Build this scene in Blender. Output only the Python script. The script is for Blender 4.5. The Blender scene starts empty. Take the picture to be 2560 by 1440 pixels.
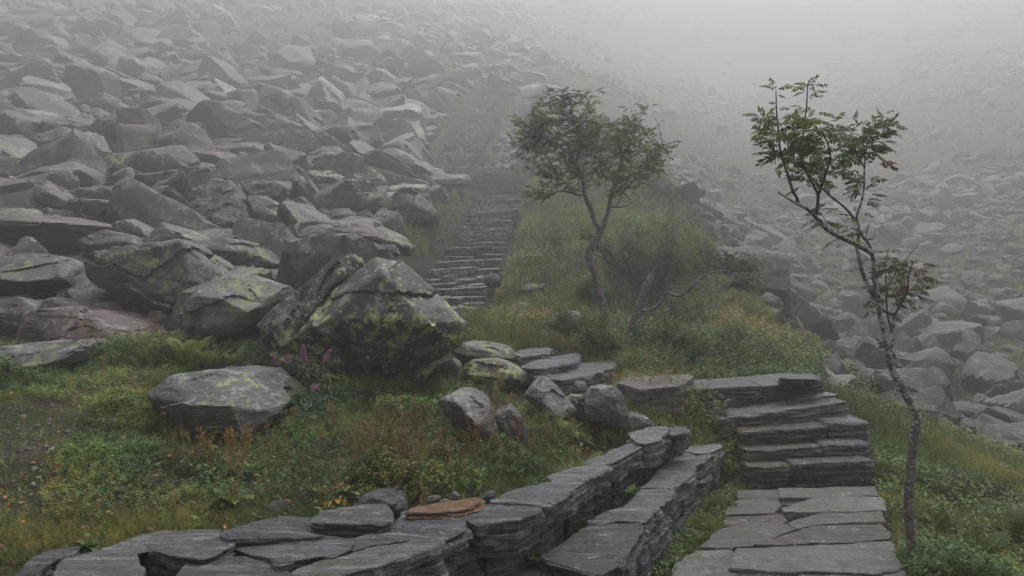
import bpy, bmesh, math, random
import numpy as np
from mathutils import Vector, Matrix, Euler

# ------------------------------------------------------------------ camera, sky, sun, exposure
SC = bpy.context.scene
COL = SC.collection
FX = 1849.0            # focal length in photo pixels (26 mm on a 36 mm wide frame)
EYE = 1.6
cam_d = bpy.data.cameras.new('camera')
cam_d.lens = 26.0; cam_d.sensor_width = 36.0; cam_d.clip_end = 2000; cam_d.clip_start = 0.05
cam = bpy.data.objects.new('camera', cam_d); COL.objects.link(cam)
cam.location = (0, 0, EYE); cam.rotation_euler = (math.radians(90), 0, 0)
SC.camera = cam

SUN_EL, SUN_AZ = math.radians(60), math.radians(24)      # azimuth from +Y towards +X
W = bpy.data.worlds.new('World'); SC.world = W; W.use_nodes = True
wn = W.node_tree.nodes; wl = W.node_tree.links
bg = wn['Background']
sky = wn.new('ShaderNodeTexSky'); sky.sky_type = 'NISHITA'; sky.sun_disc = False
sky.sun_elevation = SUN_EL; sky.sun_rotation = SUN_AZ; sky.air_density = 1.0; sky.dust_density = 6.0
hsv = wn.new('ShaderNodeHueSaturation'); hsv.inputs['Saturation'].default_value = 0.12
wl.new(sky.outputs[0], hsv.inputs['Color']); wl.new(hsv.outputs[0], bg.inputs['Color'])
bg.inputs['Strength'].default_value = 0.09
sun_d = bpy.data.lights.new('sun', 'SUN'); sun_d.energy = 1.5; sun_d.angle = math.radians(50); sun_d.color = (1, .975, .94)
sun = bpy.data.objects.new('sun', sun_d); COL.objects.link(sun)
sd = Vector((math.sin(SUN_AZ)*math.cos(SUN_EL), math.cos(SUN_AZ)*math.cos(SUN_EL), math.sin(SUN_EL)))
sun.rotation_euler = sd.to_track_quat('Z', 'Y').to_euler(); sun.location = (10, 10, 60)
SC.view_settings.view_transform = 'Standard'; SC.view_settings.look = 'None'
SC.view_settings.exposure = 1.08; SC.view_settings.gamma = 1.0
SC.render.engine = 'CYCLES'
cy = SC.cycles
cy.use_denoising = True
try: cy.denoiser = 'OPENIMAGEDENOISE'; cy.denoising_input_passes = 'RGB_ALBEDO_NORMAL'; cy.denoising_prefilter = 'NONE'
except Exception: pass
cy.max_bounces = 8; cy.volume_bounces = 3; cy.diffuse_bounces = 3; cy.transparent_max_bounces = 16
cy.glossy_bounces = 2; cy.transmission_bounces = 2; cy.use_adaptive_sampling = True; cy.adaptive_threshold = 0.012
HAZE = 0.0098

# ------------------------------------------------------------------ small maths
rng = np.random.default_rng(7)
def DD(d):
    """distances were first guessed too short beyond 8 m; this stretches them"""
    return d*max(1.0, d/8.0)**.35
def P(u, v, d):
    d = DD(d); return np.array([(u-1280)/FX*d, d, EYE-(v-720)/FX*d])
def PZ(u, v, z):
    d = (EYE-z)*FX/(v-720.0)
    return np.array([(u-1280)/FX*d, d, z])
def smooth(a, b, x):
    t = np.clip((x-a)/(b-a), 0, 1); return t*t*(3-2*t)
def _h(ix, iy, iz, s):
    n = (ix.astype(np.int64)*374761393 + iy.astype(np.int64)*668265263 + iz.astype(np.int64)*2147483647 + s*1274126177) & 0xffffffff
    n = ((n ^ (n >> 13))*1274126177) & 0xffffffff
    n = ((n ^ (n >> 16))*2246822519) & 0xffffffff
    return ((n ^ (n >> 15)) & 0xffffff)/float(0xffffff)
def vn(p, s=0):
    p = np.asarray(p, float)
    if p.shape[1] == 2: p = np.concatenate([p, np.zeros((len(p), 1))], 1)
    i = np.floor(p).astype(np.int64); f = p-i; f = f*f*(3-2*f)
    r = 0
    for a in (0, 1):
        wx = f[:, 0] if a else 1-f[:, 0]
        for b in (0, 1):
            wy = f[:, 1] if b else 1-f[:, 1]
            for c in (0, 1):
                wz = f[:, 2] if c else 1-f[:, 2]
                r = r + wx*wy*wz*_h(i[:, 0]+a, i[:, 1]+b, i[:, 2]+c, s)
    return r*2-1
def fbm(p, s=0, o=4, g=.5):
    p = np.asarray(p, float); r = 0; a = 1; t = 0
    for k in range(o):
        r = r + a*vn(p*(2**k)+k*7.3, s+k); t += a; a *= g
    return r/t
def inpoly(px, py, poly):
    c = np.zeros(px.shape, bool); n = len(poly); j = n-1
    for i in range(n):
        xi, yi = poly[i][:2]; xj, yj = poly[j][:2]
        if yi != yj:
            c ^= ((yi > py) != (yj > py)) & (px < (xj-xi)*(py-yi)/(yj-yi)+xi)
        j = i
    return c
def segdist(px, py, line):
    d = np.full(px.shape, 1e9)
    for a, b in zip(line[:-1], line[1:]):
        ax, ay = a[:2]; bx, by = b[:2]; L = (bx-ax)**2+(by-ay)**2+1e-12
        t = np.clip(((px-ax)*(bx-ax)+(py-ay)*(by-ay))/L, 0, 1)
        d = np.minimum(d, np.hypot(px-ax-t*(bx-ax), py-ay-t*(by-ay)))
    return d

# ------------------------------------------------------------------ objects and tags
def link(name, me, mat=None, parent=None):
    o = bpy.data.objects.new(name, me); COL.objects.link(o)
    if mat is not None and me is not None and len(me.materials) == 0: me.materials.append(mat)
    if parent is not None: o.parent = parent
    return o
def tag(o, label=None, cat=None, group=None, kind=None):
    if label: o['label'] = label
    if cat: o['category'] = cat; o['kind'] = 'thing'
    if group: o['group'] = group
    if kind: o['kind'] = kind
    return o
def empty(name, loc=(0, 0, 0)):
    o = bpy.data.objects.new(name, None); COL.objects.link(o); o.location = loc; o.empty_display_size = .2
    return o
def mk(name, V, F, sm=True, rnd=None, sharp=None):
    """one mesh from arrays; F is (n,3) or (n,4)"""
    V = np.asarray(V, np.float32); F = np.asarray(F, np.int32)
    me = bpy.data.meshes.new(name)
    me.vertices.add(len(V)); me.vertices.foreach_set('co', V.ravel())
    k = F.shape[1]
    me.loops.add(F.size); me.loops.foreach_set('vertex_index', F.ravel())
    me.polygons.add(len(F)); me.polygons.foreach_set('loop_start', np.arange(0, F.size, k, dtype=np.int32))
    me.polygons.foreach_set('use_smooth', np.full(len(F), sm, bool))
    if rnd is not None:
        a = me.attributes.new('rnd', 'FLOAT', 'POINT'); a.data.foreach_set('value', np.asarray(rnd, np.float32).ravel())
    me.update(calc_edges=True); me.validate()
    if sharp: me.set_sharp_from_angle(angle=math.radians(sharp))
    return me
def cat(parts):
    """join [(V,F,rnd)]"""
    Vs, Fs, Rs, o = [], [], [], 0
    for V, F, R in parts:
        Vs.append(V); Fs.append(F+o); Rs.append(np.full(len(V), R) if np.isscalar(R) else R); o += len(V)
    return np.concatenate(Vs), np.concatenate(Fs), np.concatenate(Rs)
def inst(TV, TF, M, T, rnd, tr=None):
    """copies of one template: M (n,3,3), T (n,3)"""
    n = len(T); k = len(TV)
    V = np.einsum('nij,kj->nki', M, TV)+T[:, None, :]
    F = TF[None]+(np.arange(n)*k)[:, None, None]
    R = np.repeat(rnd, k) if tr is None else (rnd[:, None]+tr[None]).ravel()
    return V.reshape(-1, 3), F.reshape(-1, TF.shape[1]), R
def rotz(a):
    c, s = np.cos(a), np.sin(a); z = np.zeros_like(c); o = z+1
    return np.stack([np.stack([c, -s, z], -1), np.stack([s, c, z], -1), np.stack([z, z, o], -1)], -2)
def rotx(a):
    c, s = np.cos(a), np.sin(a); z = np.zeros_like(c); o = z+1
    return np.stack([np.stack([o, z, z], -1), np.stack([z, c, -s], -1), np.stack([z, s, c], -1)], -2)
def roty(a):
    c, s = np.cos(a), np.sin(a); z = np.zeros_like(c); o = z+1
    return np.stack([np.stack([c, z, s], -1), np.stack([z, o, z], -1), np.stack([-s, z, c], -1)], -2)
def frame(X, up=(0, 0, 1)):
    """columns: X along the given directions, Z as near up as possible"""
    X = np.asarray(X, float); X = X/np.linalg.norm(X, axis=-1, keepdims=True)
    U = np.broadcast_to(np.asarray(up, float), X.shape)
    Y = np.cross(U, X); l = np.linalg.norm(Y, axis=-1, keepdims=True)
    Y = np.where(l < 1e-4, np.array([0, 1., 0]), Y/np.maximum(l, 1e-9)); Z = np.cross(X, Y)
    return np.stack([X, Y, Z], -1)

# ------------------------------------------------------------------ materials
def newmat(name):
    m = bpy.data.materials.new(name); m.use_nodes = True; nt = m.node_tree
    return m, nt, nt.nodes, nt.links, nt.nodes['Principled BSDF']
class NB:
    def __init__(s, nt): s.n = nt.nodes; s.l = nt.links
    def co(s, kind='Object', scale=(1, 1, 1), rot=(0, 0, 0)):
        t = s.n.new('ShaderNodeTexCoord'); m = s.n.new('ShaderNodeMapping')
        m.inputs['Scale'].default_value = scale; m.inputs['Rotation'].default_value = rot
        s.l.new(t.outputs[kind], m.inputs['Vector']); return m.outputs[0]
    def shift(s, vec):
        t = s.n.new('ShaderNodeVectorMath'); t.operation = 'ADD'; c = s.n.new('ShaderNodeCombineXYZ'); r = s.objrnd()
        for k, m_ in enumerate((91., 53., 37.)): s.l.new(s.math('MULTIPLY', r, m_), c.inputs[k])
        s.l.new(vec, t.inputs[0]); s.l.new(c.outputs[0], t.inputs[1]); return t.outputs[0]
    def noise(s, vec, sc, det=5, rough=.6, dist=0):
        t = s.n.new('ShaderNodeTexNoise'); t.inputs['Scale'].default_value = sc; t.inputs['Detail'].default_value = det
        t.inputs['Roughness'].default_value = rough; t.inputs['Distortion'].default_value = dist
        s.l.new(vec, t.inputs['Vector']); return t.outputs['Fac']
    def voro(s, vec, sc, feat='F1'):
        t = s.n.new('ShaderNodeTexVoronoi'); t.feature = feat; t.inputs['Scale'].default_value = sc
        s.l.new(vec, t.inputs['Vector']); return t.outputs['Distance']
    def rng(s, x, a, b, c=0., d=1.):
        t = s.n.new('ShaderNodeMapRange'); t.interpolation_type = 'SMOOTHSTEP'
        for k, w in zip((1, 2, 3, 4), (a, b, c, d)): t.inputs[k].default_value = w
        s.l.new(x, t.inputs[0]); return t.outputs[0]
    def math(s, op, a, b=None):
        t = s.n.new('ShaderNodeMath'); t.operation = op
        for k, w in enumerate((a, b)):
            if w is None: continue
            if isinstance(w, (int, float)): t.inputs[k].default_value = w
            else: s.l.new(w, t.inputs[k])
        return t.outputs[0]
    def mix(s, f, a, b, mode='MIX'):
        t = s.n.new('ShaderNodeMix'); t.data_type = 'RGBA'; t.blend_type = mode
        for k, w in ((0, f), (6, a), (7, b)):
            if isinstance(w, (int, float)): t.inputs[k].default_value = w
            elif isinstance(w, (tuple, list)): t.inputs[k].default_value = tuple(w)+((1,) if len(w) == 3 else ())
            else: s.l.new(w, t.inputs[k])
        return t.outputs[2]
    def attr(s, name='rnd'):
        t = s.n.new('ShaderNodeAttribute'); t.attribute_name = name; return t.outputs['Fac']
    def objrnd(s): return s.n.new('ShaderNodeObjectInfo').outputs['Random']
    def nz(s):
        g = s.n.new('ShaderNodeNewGeometry'); x = s.n.new('ShaderNodeSeparateXYZ'); s.l.new(g.outputs['Normal'], x.inputs[0]); return x.outputs[2]
    def bump(s, h, st=.5, dist=.02, prev=None):
        t = s.n.new('ShaderNodeBump'); t.inputs['Strength'].default_value = st; t.inputs['Distance'].default_value = dist
        s.l.new(h, t.inputs['Height'])
        if prev is not None: s.l.new(prev, t.inputs['Normal'])
        return t.outputs[0]
def rockmat(name, c1, c2, c3, lich=(.30, .33, .13), amt=.5, pale=.4, rough=.6, lsc=3.0, strata=0.0, dark=(.03, .03, .032), lowup=.25):
    """weathered block: two body tones and a third per-block tint, speckle, crust lichen of two kinds, black staining"""
    m, nt, n, l, b = newmat(name); q = NB(nt)
    v = q.shift(q.co('Object')); rn = q.math('FRACT', q.math('ADD', q.attr(), q.objrnd()))
    big = q.noise(v, 1.6, 6, .65, .6); fine = q.noise(v, 38, 6, .75); mid = q.noise(v, 9, 6, .7, .4)
    col = q.mix(q.rng(big, .38, .62), c1, c2)
    col = q.mix(q.rng(rn, .35, .9), col, c3)
    val = q.math('ADD', .62, q.math('MULTIPLY', q.math('FRACT', q.math('MULTIPLY', rn, 7.13)), .7))
    hs = n.new('ShaderNodeHueSaturation'); l.new(col, hs.inputs['Color']); l.new(val, hs.inputs['Value']); col = hs.outputs[0]
    col = q.mix(q.rng(fine, .34, .68), q.mix(.5, col, dark), col)
    col = q.mix(q.math('MULTIPLY', q.rng(mid, .52, .72), .5), col, dark)
    hb = q.math('ADD', q.math('MULTIPLY', fine, .35), mid)
    if strata:
        sv = q.co('Object', (1.2, 1.2, 26)); st = q.noise(sv, 1.3, 5, .7, .3)
        col = q.mix(q.math('MULTIPLY', q.rng(st, .5, .66), strata), col, tuple(min(1, x*2.2) for x in c1))
        hb = q.math('ADD', hb, q.math('MULTIPLY', st, 1.2))
    up = q.rng(q.nz(), -.3, .8, lowup, 1)
    # pale grey crust
    p1 = q.noise(v, lsc*2.2, 8, .72, .8)
    f1 = q.math('MULTIPLY', q.math('MULTIPLY', q.rng(p1, .53, .60), up), pale)
    col = q.mix(f1, col, (.34, .35, .33))
    # yellow-green map lichen: ragged crusts in zones, and small rosettes
    zone = q.noise(v, lsc*.5, 3, .55, .3); crust = q.noise(v, lsc*3.0, 10, .78, .3); t0 = .63-.16*amt
    fa = q.math('MULTIPLY', q.rng(zone, t0, t0+.05), q.rng(crust, .50, .53))
    ro = q.voro(v, lsc*6.5); z2 = q.noise(q.shift(v), lsc*.9, 3, .5)
    ro = q.math('ADD', ro, q.math('MULTIPLY', q.math('SUBTRACT', q.noise(v, lsc*5, 6, .7), .5), .9))
    fb = q.math('MULTIPLY', q.math('MULTIPLY', q.rng(ro, .26, .22), q.rng(z2, t0-.02, t0+.03)), q.rng(q.noise(v, 70, 3, .7), .38, .46))
    f2 = q.math('MULTIPLY', q.math('MAXIMUM', fa, fb), q.math('MULTIPLY', up, min(1, amt*1.5)))
    col = q.mix(f2, col, q.mix(q.rng(q.noise(v, lsc*8, 4, .6), .4, .6), lich, tuple(x*.62 for x in lich)))
    l.new(col, b.inputs['Base Color'])
    rr = q.rng(fine, .3, .7, rough-.12, rough+.18); l.new(rr, b.inputs['Roughness'])
    b.inputs['Specular IOR Level'].default_value = .45
    l.new(q.bump(hb, .8, .02), b.inputs['Normal'])
    return m
def slabmat(name, c1, c2, vein=(.36, .37, .38), rough=.32, ang=0., warm=None):
    """split schist: long grain streaks on top, thin laminations down the broken sides, damp sheen"""
    m, nt, n, l, b = newmat(name); q = NB(nt)
    v = q.shift(q.co('Object')); g = q.shift(q.co('Object', (2.2, 26, 2.2), (0, 0, ang))); s = q.shift(q.co('Object', (1.6, 1.6, 60), (.05, .03, 0)))
    rn = q.math('FRACT', q.math('ADD', q.attr(), q.objrnd()))
    fine = q.noise(v, 48, 7, .82); big = q.noise(v, 3.2, 6, .65, .6); grain = q.noise(g, 1.0, 7, .72, .7); lam = q.noise(s, 1.1, 6, .75, .35); mid = q.noise(v, 13, 7, .72, .6)
    col = q.mix(q.rng(big, .38, .62), c1, c2)
    val = q.math('ADD', .58, q.math('MULTIPLY', rn, .85))
    hs = n.new('ShaderNodeHueSaturation'); l.new(col, hs.inputs['Color']); l.new(val, hs.inputs['Value']); col = hs.outputs[0]
    col = q.mix(q.math('MULTIPLY', q.rng(grain, .52, .62), .7), col, vein)
    col = q.mix(q.math('MULTIPLY', q.rng(grain, .47, .36), .6), col, tuple(x*.45 for x in c2))
    side = q.rng(q.math('ABSOLUTE', q.nz()), .8, .45)
    col = q.mix(q.math('MULTIPLY', q.math('MULTIPLY', q.rng(lam, .52, .62), side), .8), col, vein)
    col = q.mix(q.math('MULTIPLY', q.math('MULTIPLY', q.rng(lam, .48, .38), side), .9), col, (.018, .019, .021))
    col = q.mix(q.rng(fine, .34, .60), q.mix(.65, col, (.03, .032, .035)), col)
    col = q.mix(q.math('MULTIPLY', q.rng(mid, .55, .66), .5), col, tuple(x*.5 for x in c2))
    if warm: col = q.mix(q.math('MULTIPLY', q.rng(q.noise(v, 3.1, 5, .65), .45, .6), .8), col, warm)
    wh = q.math('MULTIPLY', q.rng(q.noise(v, 11, 9, .82), .57, .61), .75)
    col = q.mix(wh, col, (.33, .34, .33))
    moss = q.math('MULTIPLY', q.rng(q.noise(v, 2.1, 5, .6), .60, .68), q.rng(q.noise(v, 30, 4, .7), .42, .55))
    col = q.mix(q.math('MULTIPLY', moss, .75), col, (.075, .085, .03))
    l.new(col, b.inputs['Base Color'])
    l.new(q.rng(big, .38, .62, rough-.14, rough+.18), b.inputs['Roughness']); b.inputs['Specular IOR Level'].default_value = .55
    h = q.math('ADD', q.math('MULTIPLY', fine, .6), q.math('ADD', q.math('MULTIPLY', grain, 1.0), q.math('ADD', q.math('MULTIPLY', lam, 1.6), mid)))
    l.new(q.bump(h, 1.0, .018), b.inputs['Normal'])
    return m
def leafmat(name, cols, rough=.5, trans=.35, spot=None):
    """cols: list of (position, colour) picked by the rnd attribute"""
    m, nt, n, l, b = newmat(name); q = NB(nt)
    a = q.attr(); r = n.new('ShaderNodeValToRGB'); l.new(a, r.inputs[0])
    cr = r.color_ramp
    cr.elements[0].position, cr.elements[0].color = cols[0][0], (*cols[0][1], 1)
    cr.elements[1].position, cr.elements[1].color = cols[-1][0], (*cols[-1][1], 1)
    for p_, c_ in cols[1:-1]:
        e = cr.elements.new(p_); e.color = (*c_, 1)
    v = q.co('Object'); z = q.noise(v, 1.1, 3); col = q.mix(q.rng(z, .35, .65), q.mix(.22, r.outputs[0], (.0, .0, .0)), q.mix(1.0, r.outputs[0], (1.5, 1.45, 1.15), 'MULTIPLY'))
    l.new(col, b.inputs['Base Color']); b.inputs['Roughness'].default_value = rough; b.inputs['Specular IOR Level'].default_value = .35
    if trans:
        t = n.new('ShaderNodeBsdfTranslucent'); l.new(col, t.inputs['Color']); mx = n.new('ShaderNodeMixShader'); mx.inputs[0].default_value = trans
        l.new(b.outputs[0], mx.inputs[1]); l.new(t.outputs[0], mx.inputs[2]); l.new(mx.outputs[0], n['Material Output'].inputs['Surface'])
    return m
def barkmat(name, c1, c2, spots):
    m, nt, n, l, b = newmat(name); q = NB(nt); v = q.co('Object')
    ri = q.noise(q.co('Object', (6, 6, 30)), 2, 5, .7); big = q.noise(v, 8, 5, .7)
    col = q.mix(q.rng(ri, .4, .6), c1, c2)
    f = q.math('MULTIPLY', q.rng(q.voro(q.co('Object', (1, 1, 1.5)), 34), .44, .36), q.rng(big, .44, .50))
    if spots > .9:
        x3 = n.new('ShaderNodeSeparateXYZ'); l.new(q.co('Object'), x3.inputs[0]); f = q.math('MULTIPLY', f, q.rng(x3.outputs[2], .55, 1.15, .22, 1.))
        fb_ = q.math('MULTIPLY', q.rng(q.noise(v, 22, 6, .75), .50, .55), q.rng(x3.outputs[2], .7, 1.3, 0., .8)); f = q.math('MAXIMUM', f, fb_)
    col = q.mix(q.math('MULTIPLY', f, spots), col, (.42, .45, .42))
    l.new(col, b.inputs['Base Color']); b.inputs['Roughness'].default_value = .65; l.new(q.bump(q.math('ADD', ri, big), .9, .01), b.inputs['Normal'])
    return m
# ------------------------------------------------------------------ the lie of the land: points read off the photograph with their distances
G = []   # (x, y, z)
def gp(*a):
    for u, v, d in a: G.append(P(u, v, d))
gp((0,1440,3.2),(0,1200,4.2),(0,1000,5.8),(0,948,6.8),(400,1440,3.15),(400,1200,4.5),(400,1085,5.4),(560,1112,5.2),(400,900,7.2),(800,1240,4.2),(800,1100,5.3),(800,980,6.5),
   (1100,1200,4.65),(1100,1100,5.4),(1200,1130,5.25),(1100,980,6.8),(1300,1150,5.2),(1300,1030,6.4),(1500,1100,5.9),(1650,1070,6.3),(1500,960,7.6),(1780,1140,6.4),(1650,960,7.9),
   (1820,1080,7.1),(1860,1000,7.8),(1960,975,8.1),(1750,1000,7.6),
   (1300,900,8.6),(1400,870,9.2),(1150,910,8.0),(1250,790,11.0),(1150,775,12.0),(1240,480,22.0),(1190,640,15.2),(1230,560,18.2),(1130,420,25.0),(1180,330,29.0),(1240,240,34.0),
   (1120,600,15.6),(1100,520,18),(1080,700,13.0),(980,880,7.8),(700,860,7.9),(480,850,7.7),
   (0,895,7.7),(0,700,10.5),(0,500,15.0),(0,300,23.0),(0,100,36.0),(0,-100,52.0),(250,800,8.6),(250,640,11),(250,420,17),(250,220,27.5),(250,60,40),
   (500,700,10.3),(500,600,12.2),(500,450,17.5),(500,300,24.5),(500,150,35.0),(500,0,50.0),(500,-150,68.0),(800,640,12),(900,560,15),(900,400,22.0),(900,250,31.0),(900,100,44.0),(900,-20,62.0),
   (1000,640,13.2),(1000,480,18.5),(1300,150,44.0),(1300,60,60.0),(1230,12,76.0),(1400,-20,74.0),(1050,-20,72),(1560,-10,80.0),(1700,0,90.0),(1500,200,46),(1480,330,33),
   (1900,20,100.0),(2150,10,105.0),(2400,0,100.0),
   # near spur with grass and shrubs
   (2210,1230,5.9),(2330,1440,4.35),(2560,1440,4.55),(2400,1230,6.5),(2560,1330,5.7),(2300,1110,7.6),(2160,1020,8.6),(2060,940,9.8),(1980,880,10.6),(1900,780,12.0),(1760,610,15.2),(1660,450,19.5),(1560,380,23),
   (1600,890,9.4),(1500,700,12.4),(1400,560,16.5),(1350,460,21.0),(1650,760,11.6),(1800,900,9.9),(1900,960,9.2),(1500,840,10.2),(1380,800,10.8),(1320,720,12.4),
   # ravine behind the spur, then the far scree
   (2560,1180,8.4),(2480,1120,9.6),(2380,1060,11.2),(2250,1010,12.6),(2150,930,14.2),(2050,860,16.0),(1950,770,18.5),(1850,640,22.5),(1750,500,27.0),(1690,410,32.0),(1600,300,40),
   (2560,1030,12.5),(2560,900,15.5),(2560,760,19.0),(2560,600,24.5),(2560,400,34.0),(2560,200,48.0),(2560,20,68.0),(2350,900,16.5),(2350,700,22.5),(2350,500,31.0),(2350,300,44.0),(2350,120,62.0),
   (2150,780,19.8),(2150,600,28),(2150,400,40.0),(2150,200,60.0),(1950,600,28.0),(1950,400,42.0),(1950,200,66.0),(1800,300,52),(1750,150,70),
   # outside the frame
   (-500,1440,3.3),(-500,1000,6.0),(-500,720,10.5),(-500,450,17),(-500,200,29),(-500,-60,48),(3100,1440,4.6),(3100,1240,8.0),(3100,1080,11.5),(3100,850,17),(3100,600,25),(3100,300,40),(3100,60,60),
   (-1400,1300,4.0),(-1400,800,9.5),(-1400,300,24),(4000,1500,5.0),(4000,1200,10.0),(4000,700,22))
G += [np.array(p, float) for p in ((1.3,4.5,-.04),(1.9,4.2,-.04),(1.5,5.8,-.03),(2.1,5.8,-.06),(1.0,3.6,-.04),(1.9,3.2,-.05),(2.4,3.2,-.1),(1,0,0),(-1,0,.1),(3,0,-.2),(-3,0,.3),(0,-6,-.2),(-6,-6,.3),(6,-6,-.5),(1.2,2,0),
                                    (1.8,6.4,.25),(2.6,6.6,.2),(1.9,7.0,.5),(2.9,7.2,.3),(2.2,7.6,.68),(-.5,2.6,.34),(-1.6,2.6,.34),(3.4,6.2,-.12),(2.6,13.,.9))]
# the crest beyond which the hill falls away, so the misty sky shows over it
G += [np.array(p, float) for p in ((0,330,60),(-90,320,80),(-190,260,90),(90,360,75),(190,330,80),(260,200,85),(-260,120,80))]
G = np.array(G)
def qmap(x, y):
    y = np.maximum(y, -6.5); r = np.sqrt(x*x+np.maximum(y, .0)**2)
    return np.stack([np.clip(x/(np.maximum(y, 0)+4.0), -2.5, 2.5)*4.2, np.log(np.maximum(y, 0)+4)*4.2+np.minimum(y, 0)*.25], -1)
_Q = qmap(G[:, 0], G[:, 1])
def _tps(r2): return .5*r2*np.log(r2+1e-9)
_n = len(G); _K = _tps(((_Q[:, None]-_Q[None])**2).sum(-1)) + np.eye(_n)*.02
_A = np.zeros((_n+3, _n+3)); _A[:_n, :_n] = _K; _A[:_n, _n] = 1; _A[:_n, _n+1:] = _Q; _A[_n, :_n] = 1; _A[_n+1:, :_n] = _Q.T
_c = np.linalg.solve(_A, np.concatenate([G[:, 2], [0, 0, 0]]))
def H0(x, y):
    x = np.asarray(x, float).ravel(); y = np.asarray(y, float).ravel(); out = np.empty(len(x))
    for i in range(0, len(x), 20000):
        q_ = qmap(x[i:i+20000], y[i:i+20000]); r2 = ((q_[:, None]-_Q[None])**2).sum(-1)
        out[i:i+20000] = _tps(r2)@_c[:_n]+_c[_n]+q_@_c[_n+1:]
    return out
ZU, ZL = .45, .26           # tops of the upper and the lower tier of the stone bench
L1 = [PZ(u, v, ZU) for u, v in ((-900,1620),(-200,1560),(300,1520),(700,1470),(955,1412),(1105,1356),(1165,1318),(1300,1308),(1360,1268),(1460,1196),(1525,1166),(1550,1150),(1615,1112),(1650,1096),(1712,1076))]
L2 = [PZ(u, v, ZL) for u, v in ((1180,1720),(1400,1560),(1540,1440),(1612,1345),(1640,1300),(1690,1240),(1745,1180),(1800,1116))]
MIDP = L1+[np.array([1.42, 6.25, 0]), np.array([3, 5.9, 0]), np.array([3, 0, 0]), np.array([-3, -1, 0]), np.array([-6, 1.2, 0])]
LOWP = L2+[np.array([1.78, 6.02, 0]), np.array([2.97, 6.0, 0]), np.array([2.62, 5.2, 0]), np.array([2.27, 4.3, 0]), np.array([2.06, 3.7, 0]), np.array([1.9, 2.6, 0]), np.array([2.0, -1, 0]), np.array([-.2, -1, 0])]
STAIR_C = [P(u, v, d) for u, v, d in ((1085,812,10.6),(1112,765,11.8),(1130,715,13.0),(1185,640,15.2),(1216,560,18.2),(1248,484,22.0),(1180,448,23.6),(1140,430,24.6),(1150,392,26.0),(1158,362,27.6),(1185,320,29.5),(1208,285,31.5),(1240,240,34.5))]
def Hg(x, y):
    """ground height with the bench terraces and the bed of the path cut in"""
    x = np.asarray(x, float).ravel(); y = np.asarray(y, float).ravel()
    z = H0(x, y)
    near = (np.abs(x) < 7) & (y < 8) & (y > -2)
    if near.any():
        a, b, zz = x[near], y[near], z[near]
        sgn = np.where(inpoly(a, b, MIDP), -1, 1)*segdist(a, b, L1)
        w = smooth(-.02, .30, sgn-.10); cap = ZU-.10
        fl = cap-.05-smooth(1.0, 1.9, a)*3; up = np.where(sgn > 0, cap*(1-w)+np.maximum(zz, fl)*w, zz)
        t = smooth(.02, .12, sgn); mid = ZL-.10
        zz2 = np.where(sgn > .12, up, mid*(1-t)+np.where(sgn > 0, up, cap)*t)
        s2 = np.where(inpoly(a, b, LOWP), -1, 1)*segdist(a, b, L2)
        inside = inpoly(a, b, LOWP); t2 = smooth(.02, .12, s2)
        # only the wall edge of the low area is steep; its far side eases out
        lowz = np.full_like(a, -.045)
        zz3 = np.where(inside, lowz, np.where((sgn < .12), lowz*(1-t2)+np.minimum(zz2, mid)*t2, zz2))
        zz3 = np.where((sgn > .12), up, zz3)
        zz3 = np.where(inpoly(a, b, MIDP) | (sgn < .12), zz3, zz3)
        # right of the path and past the bench end the land keeps its own shape
        free = (~inside) & ((a > 1.9) | (b > 6.12))
        zz3 = np.where(free, zz, zz3)
        z = z.copy(); z[near] = zz3
    md = (y > 9.5) & (y < 60) & (np.abs(x+1) < 5)
    if md.any():
        dd = segdist(x[md], y[md], STAIR_C); q2 = (y[md]/8)**.26; z[md] -= .6*q2*(1-smooth(.60*q2, 1.0*q2, dd))
    z = z+.07*np.clip(fbm(np.stack([x, y], -1)*1.3, 17, 3)+.1, -.3, 1)*smooth(.3, .9, np.where(inpoly(x, y, MIDP), 0, segdist(x, y, L1)))*(y < 12)
    st_ = inpoly(x, y, [(1.8,5.85),(3.0,5.85),(3.1,7.4),(1.66,7.4)]); z = np.where(st_, np.minimum(z, -.06+smooth(5.9, 7.1, y)*.62), z)
    r = np.hypot(x, y)
    am = np.clip(.012+r*.004, 0, .5)*np.where(near & inpoly(x, y, MIDP) & (x < 3), .25, 1)
    z = z+am*fbm(np.stack([x, y], -1)*(1.1), 3, 4)*1.2
    return np.where(z > 86, 86+(z-86)*.1, z)
def proj(p):
    p = np.asarray(p); return 1280+p[..., 0]/p[..., 1]*FX, 720-(p[..., 2]-EYE)/p[..., 1]*FX

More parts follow.
